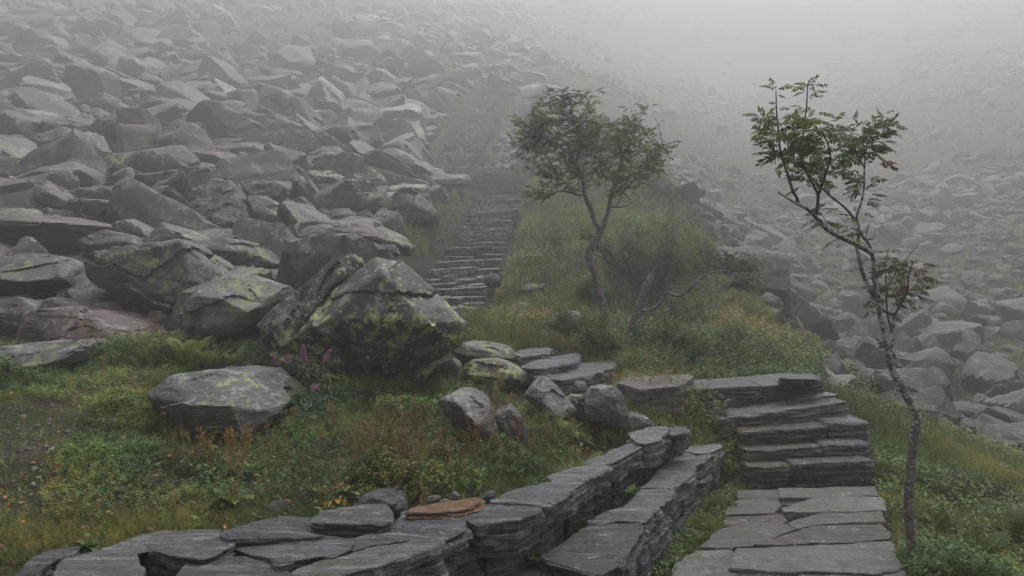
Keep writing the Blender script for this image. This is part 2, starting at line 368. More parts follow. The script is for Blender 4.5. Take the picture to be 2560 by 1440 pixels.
def build_ground():
    tx = np.linspace(-1, 1, 560); ty = np.linspace(0, 1, 620)
    xs = np.sinh(tx*4.6)/np.sinh(4.6)*330; xs = xs*.8+tx*.2*40
    ys = -8+ (np.exp(ty*4.2)-1)/(np.exp(4.2)-1)*400
    # denser where the camera looks at its feet
    ys = np.unique(np.concatenate([ys, np.linspace(2.6, 7.4, 150)]))
    xs = np.unique(np.concatenate([xs, np.linspace(-2.6, 3.2, 170)]))
    X, Y = np.meshgrid(xs, ys); x = X.ravel(); y = Y.ravel(); z = Hg(x, y)
    nx, ny = len(xs), len(ys); i = np.arange(nx*ny).reshape(ny, nx)
    F = np.stack([i[:-1, :-1], i[:-1, 1:], i[1:, 1:], i[1:, :-1]], -1).reshape(-1, 4)
    m, nt, n, l, b = newmat('soil_and_moss'); q = NB(nt); v = q.co('Object')
    a = q.noise(v, .9, 6, .65, .5); c = q.noise(v, 6, 7, .7, .4); f = q.noise(v, 42, 6, .75); e = q.noise(v, 2.4, 5, .6)
    col = q.mix(q.rng(c, .4, .6), (.022, .018, .014), (.050, .040, .028))
    col = q.mix(q.rng(a, .42, .58), col, (.040, .050, .018))
    col = q.mix(q.math('MULTIPLY', q.rng(e, .52, .62), .7), col, (.085, .075, .022))
    col = q.mix(q.math('MULTIPLY', q.rng(f, .60, .68), .7), col, (.16, .15, .13))
    col = q.mix(q.rng(f, .45, .32), col, (.012, .011, .010))
    l.new(col, b.inputs['Base Color']); b.inputs['Roughness'].default_value = .9; b.inputs['Specular IOR Level'].default_value = .2
    l.new(q.bump(q.math('ADD', q.math('MULTIPLY', f, .6), c), 1, .03), b.inputs['Normal'])
    o = link('ground', mk('ground', np.stack([x, y, z], -1), F), m); tag(o, kind='structure')
    return o
GROUND = build_ground()
def ground_hit(u, v, dmin=2.5, dmax=220, n=800):
    """where the line of sight of photo pixel (u,v) first meets the land: used to read a position off the photograph"""
    d = np.geomspace(dmin, dmax, n); x = (u-1280)/FX*d; zr = EYE-(v-720)/FX*d; h = Hg(x, d)
    k = np.nonzero(zr < h)[0]
    i = k[0] if len(k) else n-1
    return np.array([x[i], d[i], h[i]])
# ------------------------------------------------------------------ boulders
_ICO = {}
def ico(lv):
    if lv not in _ICO:
        bm = bmesh.new(); bmesh.ops.create_icosphere(bm, subdivisions=lv, radius=1)
        V = np.array([v.co[:] for v in bm.verts]); F = np.array([[v.index for v in f.verts] for f in bm.faces]); bm.free()
        V /= np.linalg.norm(V, axis=1, keepdims=True); _ICO[lv] = (V, F)
    return _ICO[lv]
def hull(pts):
    bm = bmesh.new()
    for p in pts: bm.verts.new(tuple(float(c) for c in p))
    bmesh.ops.convex_hull(bm, input=bm.verts[:])
    N, Q, A = [], [], []
    for f in bm.faces:
        f.normal_update()
        if f.calc_area() > 1e-7: N.append(f.normal[:]); Q.append(f.calc_center_median()[:]); A.append(f.calc_area())
    bm.free(); N, Q, A = map(np.array, (N, Q, A)); c = (Q*A[:, None]).sum(0)/A.sum()
    s = np.sign(((Q-c)*N).sum(1)); N = N*s[:, None]
    return N, ((Q-c)*N).sum(1), c
def rock_geo(pts, lv=4, p=26, rough=.035, seed=0, strata=.0, cuts=0, sax=None, chis=26, cmin=.84, cs=.93, frac=.05, nc=34):
    pts = np.asarray(pts, float); N, h, c = hull(pts)
    r_ = np.random.default_rng(seed)
    ext = np.maximum(np.abs(pts-c).max(0), 1e-3)
    if cuts:
        K = r_.normal(size=(cuts, 3)); K[:, 2] = np.abs(K[:, 2])*.8+.0; K /= np.linalg.norm(K, axis=1, keepdims=True)
        sup = ((pts-c)@K.T).max(0); N = np.concatenate([N, K]); h = np.concatenate([h, sup*r_.uniform(cmin, .95, cuts)])
    if chis:
        K = r_.normal(size=(chis, 3)); K /= np.linalg.norm(K, axis=1, keepdims=True)
        rr = ((pts-c)@K.T).max(0); N = np.concatenate([N, K]); h = np.concatenate([h, rr*r_.uniform(cs, 1.02, chis)])
    h = np.maximum(h, .02*ext.max())
    D, F = ico(lv); D = D*ext; D = D/np.linalg.norm(D, axis=1, keepdims=True)
    t = np.maximum(D@N.T, 0)/h[None]
    tm = t.max(1); r = 1/(tm*((t/tm[:, None])**p).sum(1)**(1/p))
    V = D*r[:, None]; s = float(np.prod(ext)**(1/3))
    off = seed*3.17+11
    n1 = fbm(V/s*1.6+off, seed, 3); n2 = fbm(V/s*6+off, seed+9, 4, .6); rg = 1-np.abs(fbm(V/s*2.6+off*2, seed+5, 3))*2.2
    disp = s*rough*(1.5*n1+.55*n2) - s*rough*.9*np.clip(rg-.55, 0, 1)
    if frac:
        C = r_.normal(size=(nc, 3)); C /= np.linalg.norm(C, axis=1, keepdims=True); T_ = r_.normal(size=(nc, 3)); hh = r_.uniform(-1, .25, nc)
        jit = np.stack([fbm(V/s*1.8+off+a*9, seed+a, 3) for a in (1, 2, 3)], -1)*.28
        Vn = V/ext; Vn = Vn/np.linalg.norm(Vn, axis=1, keepdims=True); idx = np.argmax((Vn+jit)@C.T, 1); loc_ = Vn-C[idx]
        disp += s*frac*(hh[idx]+np.clip((loc_*T_[idx]).sum(1)*1.5, -1, 1))
    if strata:
        ax = np.array(sax if sax is not None else (0.1, .15, 1.)); ax /= np.linalg.norm(ax)
        w = (V@ax)/s*11+n1*.8; st = _h(np.floor(w), np.floor(w)*0, np.floor(w)*0, seed)
        disp += s*strata*(st-.6)
    V = V+D*disp[:, None]
    return V, F, c
_box = lambda k, r_, fl: np.stack([r_.uniform(-1, 1, k), r_.uniform(-1, 1, k), r_.uniform(-1, 1, k)], -1)
def random_rock(seed, lv=4, kind='block'):
    r_ = np.random.default_rng(seed+100)
    ax = {'block': (1, r_.uniform(.65, .95), r_.uniform(.5, .75)), 'slab': (1, r_.uniform(.55, .85), r_.uniform(.22, .36)), 'wedge': (1, r_.uniform(.6, .9), r_.uniform(.4, .6))}[kind]
    c8 = np.array([(a, b, c) for a in (-1, 1) for b in (-1, 1) for c in (-1, 1)], float)
    c8 += r_.uniform(-.42, .42, c8.shape)
    if kind == 'wedge': c8[4:, 2] *= r_.uniform(.1, .5)
    ex = r_.uniform(-.9, .9, (4, 3)); pts = np.concatenate([c8, ex*1.1])*np.array(ax)*.8
    return rock_geo(pts, lv, p=r_.uniform(110, 220), rough=r_.uniform(.012, .028), seed=seed, strata=r_.choice([0, .02, .035]), cuts=int(r_.integers(2, 6)), chis=10, cmin=.62, cs=.82, frac=.045, nc=16)

M_ROCK = rockmat('weathered_purple_gneiss', (.088, .068, .074), (.058, .052, .057), (.104, .070, .070), lich=(.26, .28, .13), amt=.55, pale=.42, rough=.55, lsc=2.4)
M_ROCKS = rockmat('scree_gneiss', (.080, .062, .067), (.052, .047, .052), (.098, .066, .064), lich=(.23, .25, .13), amt=.35, pale=.35, rough=.6, lsc=2.0)
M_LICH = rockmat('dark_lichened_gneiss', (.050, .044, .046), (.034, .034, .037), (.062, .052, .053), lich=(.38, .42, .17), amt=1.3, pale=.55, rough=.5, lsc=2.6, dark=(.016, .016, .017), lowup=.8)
M_PALE = rockmat('pale_speckled_gneiss', (.145, .140, .146), (.105, .103, .110), (.155, .142, .142), lich=(.33, .36, .14), amt=.6, pale=.6, rough=.5, lsc=3.6, strata=.25)
M_FAR = rockmat('grey_green_scree', (.056, .054, .050), (.040, .043, .039), (.066, .054, .049), lich=(.18, .20, .12), amt=.35, pale=.3, rough=.65, lsc=1.8)

HEROES = []   # (x, y, radius) kept free of scattered blocks
def hero(label, d, sil, front=(), thick=.8, mat=None, lv=5, name='boulder', group=None, rough=.03, p=120, cuts=0, strata=.02, seed=None, back=.72, drop=0., sax=None, chis=26, cs=.93, frac=.05, nc=34, catg='boulder'):
    """a block whose outline was read off the photograph: sil are its outline corners, front its nearer ridge corners (offset in metres), thick its depth"""
    seed = seed if seed is not None else len(HEROES)*7+3
    pts = [P(s[0], s[1], d+(s[2] if len(s) > 2 else 0)) for s in sil]
    cu = np.mean([s[0] for s in sil]); cv = np.mean([s[1] for s in sil])
    for f in front: pts.append(P(f[0], f[1], d+f[2]))
    if not len(front):
        w = (max(s[0] for s in sil)-min(s[0] for s in sil))/FX*d
        for s in sil[::2]: pts.append(P(cu+(s[0]-cu)*.6, cv+(s[1]-cv)*.5+4, d-w*.16))
    for s in sil:
        q_ = P(cu+(s[0]-cu)*back, cv+(s[1]-cv)*back, d)
        q_ = q_*1.0; q_[1] += thick; pts.append(q_)
    pts = np.array(pts)
    if drop: low = pts[:, 2] < np.median(pts[:, 2]); pts[low, 2] -= drop
    V, F, c = rock_geo(pts, lv, p, rough, seed, strata, cuts, sax, chis, cs=cs, frac=frac, nc=nc)
    me = mk(name, V, F, True, np.full(len(V), (seed*.377) % 1), sharp=28)
    o = link(name, me, mat or M_ROCK); o.location = c
    tag(o, label, catg, group)
    HEROES.append((c[0], c[1], .5*(pts[:, 0].max()-pts[:, 0].min()), cu, cv))
    return o

# the great lichened block by the path and its neighbours
hero('tilted black slab leaning on the left flank of the huge lichened boulder', 6.95,
     [(632,815),(700,755),(790,688),(850,636),(897,630),(925,670),(880,745),(800,840),(730,900),(655,880)], [(720,800,-.3),(850,690,-.25),(710,860,-.4)], .9, M_LICH, 6, rough=.03, strata=.02, sax=(.6,.1,.9), frac=.05, p=260)
hero('huge dark boulder covered in yellow-green lichen beside the fireweed', 6.75,
     [(688,872),(800,750),(938,640),(992,652),(1108,738),(1182,812),(1152,866),(956,966),(770,928)],
     [(1050,800,-.50),(806,800,-.46),(950,925,-.30),(955,680,-.28),(1140,850,-.12)], 1.35, M_LICH, 6, rough=.028, p=300, strata=.01, sax=(-.5,.2,.8), cuts=0, chis=14, cs=.93, frac=.05, nc=40)
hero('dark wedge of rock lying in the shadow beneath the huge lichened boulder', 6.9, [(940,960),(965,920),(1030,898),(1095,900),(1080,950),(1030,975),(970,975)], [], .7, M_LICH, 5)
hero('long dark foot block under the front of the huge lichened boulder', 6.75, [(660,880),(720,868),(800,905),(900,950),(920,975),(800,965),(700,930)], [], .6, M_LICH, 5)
hero('big grey block with a lichen-streaked face and a dark overhang behind the ferns', 8.7,
     [(197,652),(228,625),(330,604),(400,600),(456,598),(500,640),(572,690),(545,728),(482,770),(455,802),(398,812),(330,782),(262,735),(212,690)],
     [(450,606,-.12),(300,760,.35),(250,720,.3),(400,805,.1),(440,770,-.35),(480,720,-.3),(240,650,-.1)], 1.5, M_ROCK, 6, rough=.03, sax=(.4,.2,.8))
hero('flat-topped grey block crusted with lichen between the big slab and the huge boulder', 7.85,
     [(456,770),(500,722),(562,690),(640,688),(722,714),(732,735),(690,775),(640,815),(598,842),(540,856),(482,846),(458,812)],
     [(480,738,-.22),(545,745,-.42),(620,780,-.45),(700,735,-.1),(520,840,-.35),(600,830,-.3)], 1.1, M_PALE, 6, rough=.03)
hero('flat pale boulder with yellow lichen lying in the bilberries, a pebble on its top', 5.45,
     [(366,985),(425,936),(520,920),(630,930),(724,1008),(706,1052),(645,1088),(560,1100),(452,1084),(388,1030)],
     [(385,1000,-.20),(470,1012,-.44),(575,1016,-.50),(700,1032,-.2),(480,1082,-.38),(610,1092,-.42)], .95, M_PALE, 6, rough=.018, p=260, chis=8, cs=.95, strata=.008, frac=.03)
hero('broad slab with light top and black undercut face at the left edge', 9.2,
     [(-80,640),(60,631),(150,640),(199,654),(206,690),(228,742),(200,757),(60,757),(-80,745)], [(-80,690,-.35),(60,704,-.5),(150,694,-.45),(200,676,-.2),(60,750,.1),(180,750,.15)], 1.4, M_ROCK, 6)
hero('rounded brown boulder dotted with yellow lichen just behind the heather at left', 7.95,
     [(35,835),(75,772),(180,762),(300,782),(372,820),(402,868),(390,905),(300,915),(60,880)], [(240,792,-.25),(300,858,-.45),(120,845,-.42)], 1.1, M_ROCK, 6, p=60)
hero('dark humped boulder at the left edge under the undercut slab', 8.3, [(-80,765),(40,739),(95,762),(110,800),(60,838),(20,865),(-80,850)], [], 1.0, M_ROCK, 5, p=60)
hero('flat slab with yellow lichen rim half sunk in the heather at the left edge', 6.95, [(-80,872),(60,860),(150,850),(203,847),(212,868),(197,908),(100,925),(-80,942)], [(150,905,-.25),(0,930,-.3),(190,872,-.12),(60,880,-.15)], .9, M_PALE, 5)
hero('small reddish stone wedged beneath the big grey block', 8.3, [(395,830),(430,800),(458,812),(462,850),(420,862)], [], .4, M_ROCK, 4)
hero('pale smooth egg-shaped boulder standing upright above the long lichened slab', 13.2, [(424,540),(452,498),(498,450),(532,434),(572,440),(602,490),(624,545),(618,568),(560,584),(480,567)], [(440,545,-.3),(540,560,-.5),(560,470,-.15)], 1.4, M_ROCK, 5, p=60)
hero('grey slab with dark underside leaning away to the right of the egg-shaped boulder', 13.6, [(600,488),(662,487),(722,530),(778,562),(745,582),(702,603),(640,572),(608,530)], [], 1.2, M_ROCK, 5)
hero('long narrow block pointing down to the right in the left part of the scree', 13.2, [(44,470),(66,447),(112,450),(190,500),(238,533),(226,547),(170,542),(90,512),(60,490)], [], 1.0, M_ROCK, 5)
hero('long flat slab with a crooked front edge at the left of the scree', 11.2, [(-80,548),(60,534),(200,543),(322,570),(312,588),(185,602),(160,642),(100,622),(-60,580)], [(60,552,-.35),(200,560,-.4)], 1.5, M_ROCK, 5)
hero('low mottled brown boulder in front of the long flat slab', 10.5, [(184,602),(258,570),(330,588),(352,615),(282,645),(200,647)], [], 1.0, M_ROCK, 5, p=60)
hero('sloping lichened block behind the top of the big grey block', 10.8, [(350,605),(382,575),(402,552),(442,565),(532,600),(522,645),(480,622),(420,612)], [], 1.1, M_PALE, 5)
hero('wide low slab with yellow lichen crown above the flat-topped grey block', 10.3, [(452,602),(560,588),(642,608),(692,662),(642,692),(542,682),(500,642)], [], 1.1, M_ROCK, 5)
hero('rounded pale boulder speckled all over, left of the overhanging slab near the stairs', 11.6, [(729,592),(772,560),(822,557),(842,576),(812,612),(772,627),(735,607)], [], .8, M_PALE, 5, p=60)
hero('curved overhanging slab with a deep shadow below, just left of the lower far stairs', 11.9, [(820,572),(880,551),(950,560),(1012,590),(1038,617),(1027,644),(992,640),(930,606),(840,604)], [(1000,612,-.3),(900,590,-.3)], 1.3, M_ROCK, 5)
hero('large rounded boulder with fine grain right behind the grass beside the far stairs', 15.2, [(984,480),(1012,464),(1062,490),(1102,535),(1104,560),(1040,577),(990,562),(958,530)], [], 1.5, M_ROCK, 5, p=60)
hero('smooth purple-grey slab leaning against the rounded boulder near the stairs', 15.4, [(866,497),(900,480),(962,474),(998,520),(992,546),(930,547),(890,527)], [], 1.2, M_ROCK, 5)
hero('wedge with a lit top edge and lichened end below the smooth slab', 14.1, [(905,552),(952,540),(996,524),(1008,560),(992,602),(940,584)], [], .9, M_ROCK, 5)
hero('long flat capstone with jagged front high in the middle of the scree', 20, [(508,366),(542,344),(622,349),(692,368),(718,386),(702,406),(640,402),(560,377)], [], 1.4, M_ROCK, 5)
hero('big dark square block split by cracks in the upper left scree', 15.7, [(234,400),(272,380),(372,374),(388,420),(372,462),(300,492),(240,482),(222,440)], [], 1.5, M_LICH, 5)
hero('blunt grey block touching the left of the pale domed block', 20, [(333,327),(360,313),(432,350),(442,372),(392,387),(340,362)], [], 1.2, M_ROCK, 5)
hero('pale domed block with a square right end in the upper scree', 20.2, [(398,337),(440,304),(512,304),(515,330),(492,362),(440,372)], [], 1.3, M_ROCK, 5, p=60)
hero('long bar of rock slanting down to the right among small stones in the mist', 24.5, [(242,231),(262,229),(352,285),(360,301),(320,304),(270,281),(244,256)], [], 1.1, M_ROCK, 5)
hero('reddish domed block left of the slanting bar in the mist', 23.5, [(189,302),(214,269),(252,269),(298,311),(282,324),(210,320)], [], 1.1, M_ROCK, 5)
hero('wide low block with a shadowed underside near the left edge of the upper scree', 18.3, [(58,346),(110,324),(162,314),(222,350),(250,374),(202,384),(100,378)], [], 1.4, M_ROCK, 5)
hero('dark wedge with a bright top edge in mid-scree', 17.8, [(749,427),(832,427),(872,445),(884,470),(832,492),(790,472)], [(800,440,-.3)], 1.2, M_LICH, 5)
hero('small four-sided block with pale top next to the dark wedge', 17.6, [(894,450),(920,416),(952,430),(972,455),(962,477),(900,474)], [], .8, M_PALE, 5)
hero('broad smooth purple block with a straight sloping top in mid-scree', 19.3, [(702,415),(800,367),(842,364),(872,380),(867,420),(802,442),(740,434)], [], 1.5, M_ROCK, 5)
hero('flat white-topped slab lying left of the bend in the far stairs', 20.3, [(1048,440),(1066,429),(1172,436),(1188,450),(1178,464),(1090,472),(1050,462)], [], 1.1, M_PALE, 5)
hero('thin flat slab with a ragged top edge above the egg-shaped boulder', 17.3, [(413,409),(470,402),(542,411),(548,422),(502,452),(430,442)], [], 1.3, M_ROCK, 5)
hero('tall leaning purple block with a split face in mid-scree', 16.2, [(743,452),(766,439),(832,520),(838,552),(780,557),(735,522)], [], 1.0, M_ROCK, 5)
hero('squat dark pillar of rock standing up out of the misty scree', 27.5, [(396,200),(420,176),(447,184),(453,230),(442,268),(398,268)], [], .9, M_LICH, 5)
hero('small rounded dark block between the smooth slab and the egg-shaped boulder', 14.6, [(800,545),(825,522),(870,520),(895,535),(880,562),(820,568)], [], .7, M_ROCK, 4, p=60)
hero('brown knobbly block under the overhanging slab', 11.0, [(685,655),(742,622),(795,640),(808,672),(700,684)], [], .8, M_ROCK, 5, p=60)
hero('rounded brown stone showing above the flat-topped grey block', 9.9, [(690,690),(722,642),(770,645),(790,690),(760,706),(710,706)], [], .7, M_ROCK, 4, p=60)
hero('low brown boulder in dry grass behind the huge lichened boulder', 10.6, [(930,625),(955,607),(990,612),(1000,640),(960,650),(932,645)], [], .6, M_ROCK, 4, p=60)
# between the huge boulder and the bench
hero('rounded grey boulder bedded in bilberry below the huge lichened boulder', 5.3, [(1093,1002),(1130,977),(1182,984),(1232,1022),(1248,1075),(1240,1118),(1200,1128),(1150,1086),(1104,1034)], [(1140,1010,-.16),(1200,1070,-.25)], .7, M_PALE, 5, p=60)
hero('flat-faced dull boulder half hidden by stalks right of the rounded grey boulder', 5.35, [(1235,1030),(1275,1020),(1310,1050),(1325,1100),(1300,1125),(1245,1118)], [], .5, M_ROCK, 5, p=60)
hero('steep wedge-shaped boulder with yellow lichen on its sloping face behind the bench', 6.0, [(1308,986),(1344,950),(1359,934),(1402,975),(1447,1030),(1442,1048),(1392,1058),(1350,1022),(1318,1006)], [(1352,962,-.14),(1388,1040,-.26),(1340,1000,-.22)], .55, M_PALE, 5)
hero('low rounded boulder with one round lichen spot beneath the flat ledge stones', 7.1, [(1143,938),(1168,905),(1242,899),(1312,925),(1342,952),(1312,978),(1232,973),(1160,957)], [], .9, M_LICH, 5, p=60)
hero('pale curved boulder with a raised rim at the foot of the ledge stones', 7.9, [(1118,880),(1150,856),(1202,859),(1282,874),(1308,895),(1312,918),(1252,908),(1150,902)], [], .9, M_PALE, 5)
hero('small brown block squeezed between the huge boulder and the low rounded one', 7.2, [(1098,910),(1130,898),(1152,915),(1140,945),(1100,948)], [], .5, M_ROCK, 4)
hero('small grey boulder between the wedge-shaped and the upright mottled boulder', 6.9, [(1393,965),(1420,948),(1465,955),(1475,985),(1440,1000),(1400,990)], [], .5, M_PALE, 5, p=60)
hero('upright mottled boulder with a lichened corner at the back of the bench end', 5.9, [(1456,1002),(1480,970),(1532,964),(1562,990),(1574,1032),(1571,1078),(1520,1065),(1468,1052)], [], .5, M_PALE, 5, p=60)
hero('dark block in the gap between the wedge-shaped and the upright mottled boulder', 6.1, [(1405,1010),(1430,990),(1470,992),(1485,1030),(1470,1062),(1420,1058)], [], .4, M_ROCK, 5)
hero('low dull stone right of the upright mottled boulder', 5.95, [(1560,1050),(1590,1036),(1630,1048),(1640,1078),(1600,1088),(1565,1082)], [], .35, M_PALE, 5)
hero('dark mossy stones block behind the end of the bench', 6.5, [(1700,1098),(1730,1082),(1790,1088),(1822,1112),(1815,1140),(1760,1140),(1710,1120)], [], .5, M_LICH, 5)
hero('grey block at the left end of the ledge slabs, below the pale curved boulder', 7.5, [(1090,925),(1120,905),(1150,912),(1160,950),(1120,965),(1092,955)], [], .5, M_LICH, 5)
hero('small white-topped stone in the green clearing right of the huge boulder', 10.3, [(1190,815),(1210,797),(1238,800),(1246,822),(1222,836),(1196,832)], [], .4, M_PALE, 4)
hero('flat pale outcrop in the clearing below the trees', 10.2, [(1378,795),(1400,776),(1450,778),(1472,800),(1450,826),(1390,822)], [], .6, M_PALE, 5)
hero('low grey outcrop hidden by stalks in front of the trees', 9.5, [(1318,842),(1370,818),(1420,832),(1432,862),(1380,878),(1325,868)], [], .6, M_ROCK, 5)
hero('narrow flat stone at the edge of the grass near the stair foot', 12.2, [(1290,722),(1320,708),(1362,710),(1366,722),(1330,735),(1295,733)], [], .5, M_ROCK, 4)
hero('grey stone among shrubs above the clearing', 12.9, [(1368,702),(1395,688),(1432,700),(1440,722),(1400,730),(1372,720)], [], .5, M_ROCK, 4)
hero('thin slab tilted in the yellow grass of the clearing', 11.4, [(1270,765),(1310,755),(1335,768),(1325,785),(1285,782)], [], .4, M_ROCK, 4)
hero('boulder beside the right foot of the far stairs', 12.1, [(1210,690),(1232,680),(1256,692),(1254,716),(1225,722),(1210,710)], [], .5, M_ROCK, 4)
# right side
hero('smooth grey whaleback of rock behind the steps on the edge of the drop', 9.6, [(2105,985),(2150,975),(2210,1000),(2262,1038),(2285,1070),(2240,1075),(2160,1040)], [], 1.0, M_FAR, 5, p=24)
hero('long oval boulder with a light top across the ravine, right of the thin tree', 11.9, [(2302,1028),(2335,1008),(2420,1004),(2490,1018),(2520,1048),(2512,1070),(2420,1068),(2340,1052)], [], 1.2, M_FAR, 5, p=60)
hero('long straight-edged block with a shadowed front at the right edge', 9.4, [(2375,1112),(2400,1094),(2480,1108),(2590,1135),(2600,1180),(2480,1170),(2400,1140)], [(2400,1112,-.2),(2590,1150,-.25)], .9, M_FAR, 5)
hero('pinkish slab showing through the ferns on the right bank', 5.7, [(2305,1268),(2345,1272),(2420,1305),(2472,1345),(2450,1362),(2380,1338),(2320,1300)], [], .5, M_ROCK, 5)
hero('grey stone arching out of the grass on the right bank', 7.4, [(2410,1180),(2450,1168),(2500,1195),(2545,1245),(2530,1262),(2460,1225)], [], .6, M_FAR, 5, p=60)
hero('long pale slab lying diagonally in the hazy scree across the ravine', 19.5, [(1938,690),(1972,686),(2010,710),(2052,738),(2030,762),(1998,757),(1960,725)], [], 1.6, M_FAR, 5)
hero('pointed triangular block in the far scree right of the thin tree', 14.6, [(2266,880),(2295,842),(2322,870),(2326,912),(2280,915)], [], .8, M_FAR, 4)
hero('rounded greenish boulder in the far scree near the right edge', 14.8, [(2416,880),(2440,855),(2482,872),(2486,900),(2450,918),(2420,905)], [], .9, M_FAR, 4, p=60)
hero('flat dark-sided block high across the ravine', 24, [(1815,600),(1850,588),(1920,582),(1938,600),(1935,640),(1870,640),(1820,625)], [], 1.6, M_FAR, 4)
hero('misty mound-shaped boulder halfway up the far slope', 27, [(2205,560),(2250,550),(2285,580),(2280,610),(2230,608)], [], 2.0, M_FAR, 4, p=60)
HERO_N = len(HEROES)
# ------------------------------------------------------------------ the scree: loose blocks one by one, the small far rest as one mass
LIB = []
for k in range(34):
    kd = ('block', 'slab', 'wedge', 'block', 'block')[k % 5]
    LIB.append((kd, random_rock(k, 4, kd)[:2]))
LIB_LO = [(kd, random_rock(k, lv_, kd)[:2]) for lv_ in (3, 2) for k, kd in ((k, ('block', 'slab', 'wedge', 'block', 'slab')[k % 5]) for k in range(14))]
SPUR = [(1215,800),(1240,700),(1262,600),(1300,470),(1420,420),(1560,400),(1650,425),(1760,590),(1900,760),(2060,930),(2160,1010),(2420,1180),(2620,1360),(2560,1500),(2240,1450),(2200,1210),(2110,950),(1740,920),(1540,880),(1350,880)]
GRASS_L = [(1000,590),(1060,560),(1110,480),(1190,460),(1195,500),(1130,640),(1040,650),(990,630)]
FORE = [(-900,945),(100,940),(400,905),(470,850),(640,870),(720,900),(960,980),(1130,960),(1180,850),(1175,800),(1560,880),(1800,1130),(1850,1240),(1700,1450),(-900,1600)]
def scree_density(x, y, z, u, v):
    """1 where loose blocks lie, 0 in grass, on the path and in front"""
    k = np.ones(len(x))
    k[inpoly(u, v, SPUR) | inpoly(u, v, GRASS_L) | inpoly(u, v, FORE)] = 0
    k[y < 7.0] = 0; k[(u > 960) & (u < 1130) & (v > 600)] = 0; k[(u > 1060) & (u < 1330) & (v > 640)] = 0; k[(u > 1150) & (u < 2080) & (v > 830)] = 0; k[(x > 1.5) & (y < 9.2)] = 0; k[(u > 1600) & (v > 1150)] = 0
    k[(y < 8.3) & (u < 1300)] = 0
    k[segdist(x, y, STAIR_C) < 1.15*(y/8)**.26+.25] = 0
    k[(u > 1150) & (u < 1560) & (v > 400) & (y < 31)] = 0
    # grass tongue high on the left slope
    g = smooth(.06, .22, fbm(np.stack([x, y], -1)*.06, 21, 3)+.9*np.exp(-((u-720)/170)**2-((v-95)/75)**2)-.25*(y < 33))
    k *= 1-.9*g
    # the far side mixes scree with green
    far = (x > 4.5)
    gf = smooth(-.05, .2, fbm(np.stack([x*.10, y*.08], -1), 33, 3)+.11+.25*np.exp(-((u-1950)/160)**2-((v-480)/60)**2))
    k[far] *= (1-.9*gf[far])
    return k
def scatter_scree():
    r_ = np.random.default_rng(5)
    N = 160000
    # candidate points drawn evenly over the land that can be seen
    yy = np.exp(r_.uniform(np.log(7.5), np.log(175), N)); xx = r_.uniform(-1.05, .95, N)*(yy+2)
    keep = r_.uniform(0, 1, N) < np.minimum(1, (yy/30)**.0)
    x, y = xx[keep], yy[keep]; z = Hg(x, y); u, v = proj(np.stack([x, y, z], -1))
    ok = (v > -160) & (v < 1250)
    x, y, z, u, v = (a[ok] for a in (x, y, z, u, v))
    k = scree_density(x, y, z, u, v); ok = r_.uniform(0, 1, len(x)) < k
    x, y, z, u, v = (a[ok] for a in (x, y, z, u, v)); n = len(x)
    far = x > 4.5
    s = .235*(r_.pareto(2.3, n)+1); s = np.clip(s, .18, 1.0)*np.where(far, np.where(y < 24, .82, .55), 1.0)
    s *= np.clip(y/11, .8, 4)**.34; s = np.where(np.abs(x+1.5) < 4, np.minimum(s, np.maximum(.22, (segdist(x, y, STAIR_C)-.8)*.55)), s)
    s = np.where((u > 1130) & (u < 1330) & (v > 240), np.minimum(s, .3), s)
    s = np.where((x > 1.5) & (y < 16), np.minimum(s, np.where(u > 2230, .6, .34)), s)
    order = np.argsort(-s)
    cell = {}; out = []; hz = HEROES
    hx = np.array([h[0] for h in hz]); hy = np.array([h[1] for h in hz]); hr = np.array([h[2] for h in hz]); hu = np.array([h[3] for h in hz]); hv = np.array([h[4] for h in hz]); hpr = hr/hy*FX
    for i in order:
        xi, yi, si = x[i], y[i], s[i]
        if ((np.hypot(hx-xi, hy-yi)) < hr*.72+si*.42).any(): continue
        pr = si*.75/yi*FX
        if ((hy > yi) & (np.abs(hu-u[i]) < hpr*.55+pr*.6) & (np.abs(hv-v[i]+pr*.4) < hpr*.40+pr*.5)).any(): continue
        cx, cy = int(xi//2.6), int(yi//2.6); bad = False
        for a in (-1, 0, 1):
            for b in (-1, 0, 1):
                for (xj, yj, sj) in cell.get((cx+a, cy+b), ()):
                    if (xi-xj)**2+(yi-yj)**2 < ((si+sj)*.50)**2: bad = True; break
                if bad: break
            if bad: break
        if bad: continue
        cell.setdefault((cx, cy), []).append((xi, yi, si)); out.append(i)
    out = np.array(out); return x[out], y[out], z[out], s[out], u[out], v[out]
sx, sy, sz, ss, su, sv = scatter_scree()
print('scree blocks', len(sx))
_inframe = (su > -40) & (su < 2600) & (sv > -60)
_big = ss/sy*np.where(_inframe, 1, 0)*np.where(sy > 90, .1, 1)
N_SINGLE = 232
_o = np.argsort(-_big); single = np.zeros(len(sx), bool); single[_o[:N_SINGLE]] = True
TONES = {'M_ROCKS': 'purple-grey', 'M_LICH': 'dark', 'M_PALE': 'pale', 'M_ROCK': 'lichened grey', 'M_FAR': 'grey-green'}
def place_phrase(u, v):
    if u > 1600:
        a = 'across the ravine'
        b = 'high in the mist' if v < 480 else 'level with the thin tree crown base' if v < 700 else 'halfway down the far slope' if v < 880 else 'low in the gully'
        return f'{a}, {b}', 'ravine'
    if u > 1190: return 'above the middle tree in the mist', 'mist above the trees'
    c = 'beside the far stairs' if u > 980 else 'in the middle of the scree' if u > 620 else 'in the left part of the scree' if u > 260 else 'near the left edge of the scree'
    r = 'fading in the fog at the top' if v < 150 else 'in the misty upper rows' if v < 290 else 'in the middle rows' if v < 440 else 'in the lower rows' if v < 600 else 'just behind the big boulders'
    return f'{c}, {r}', 'left scree'
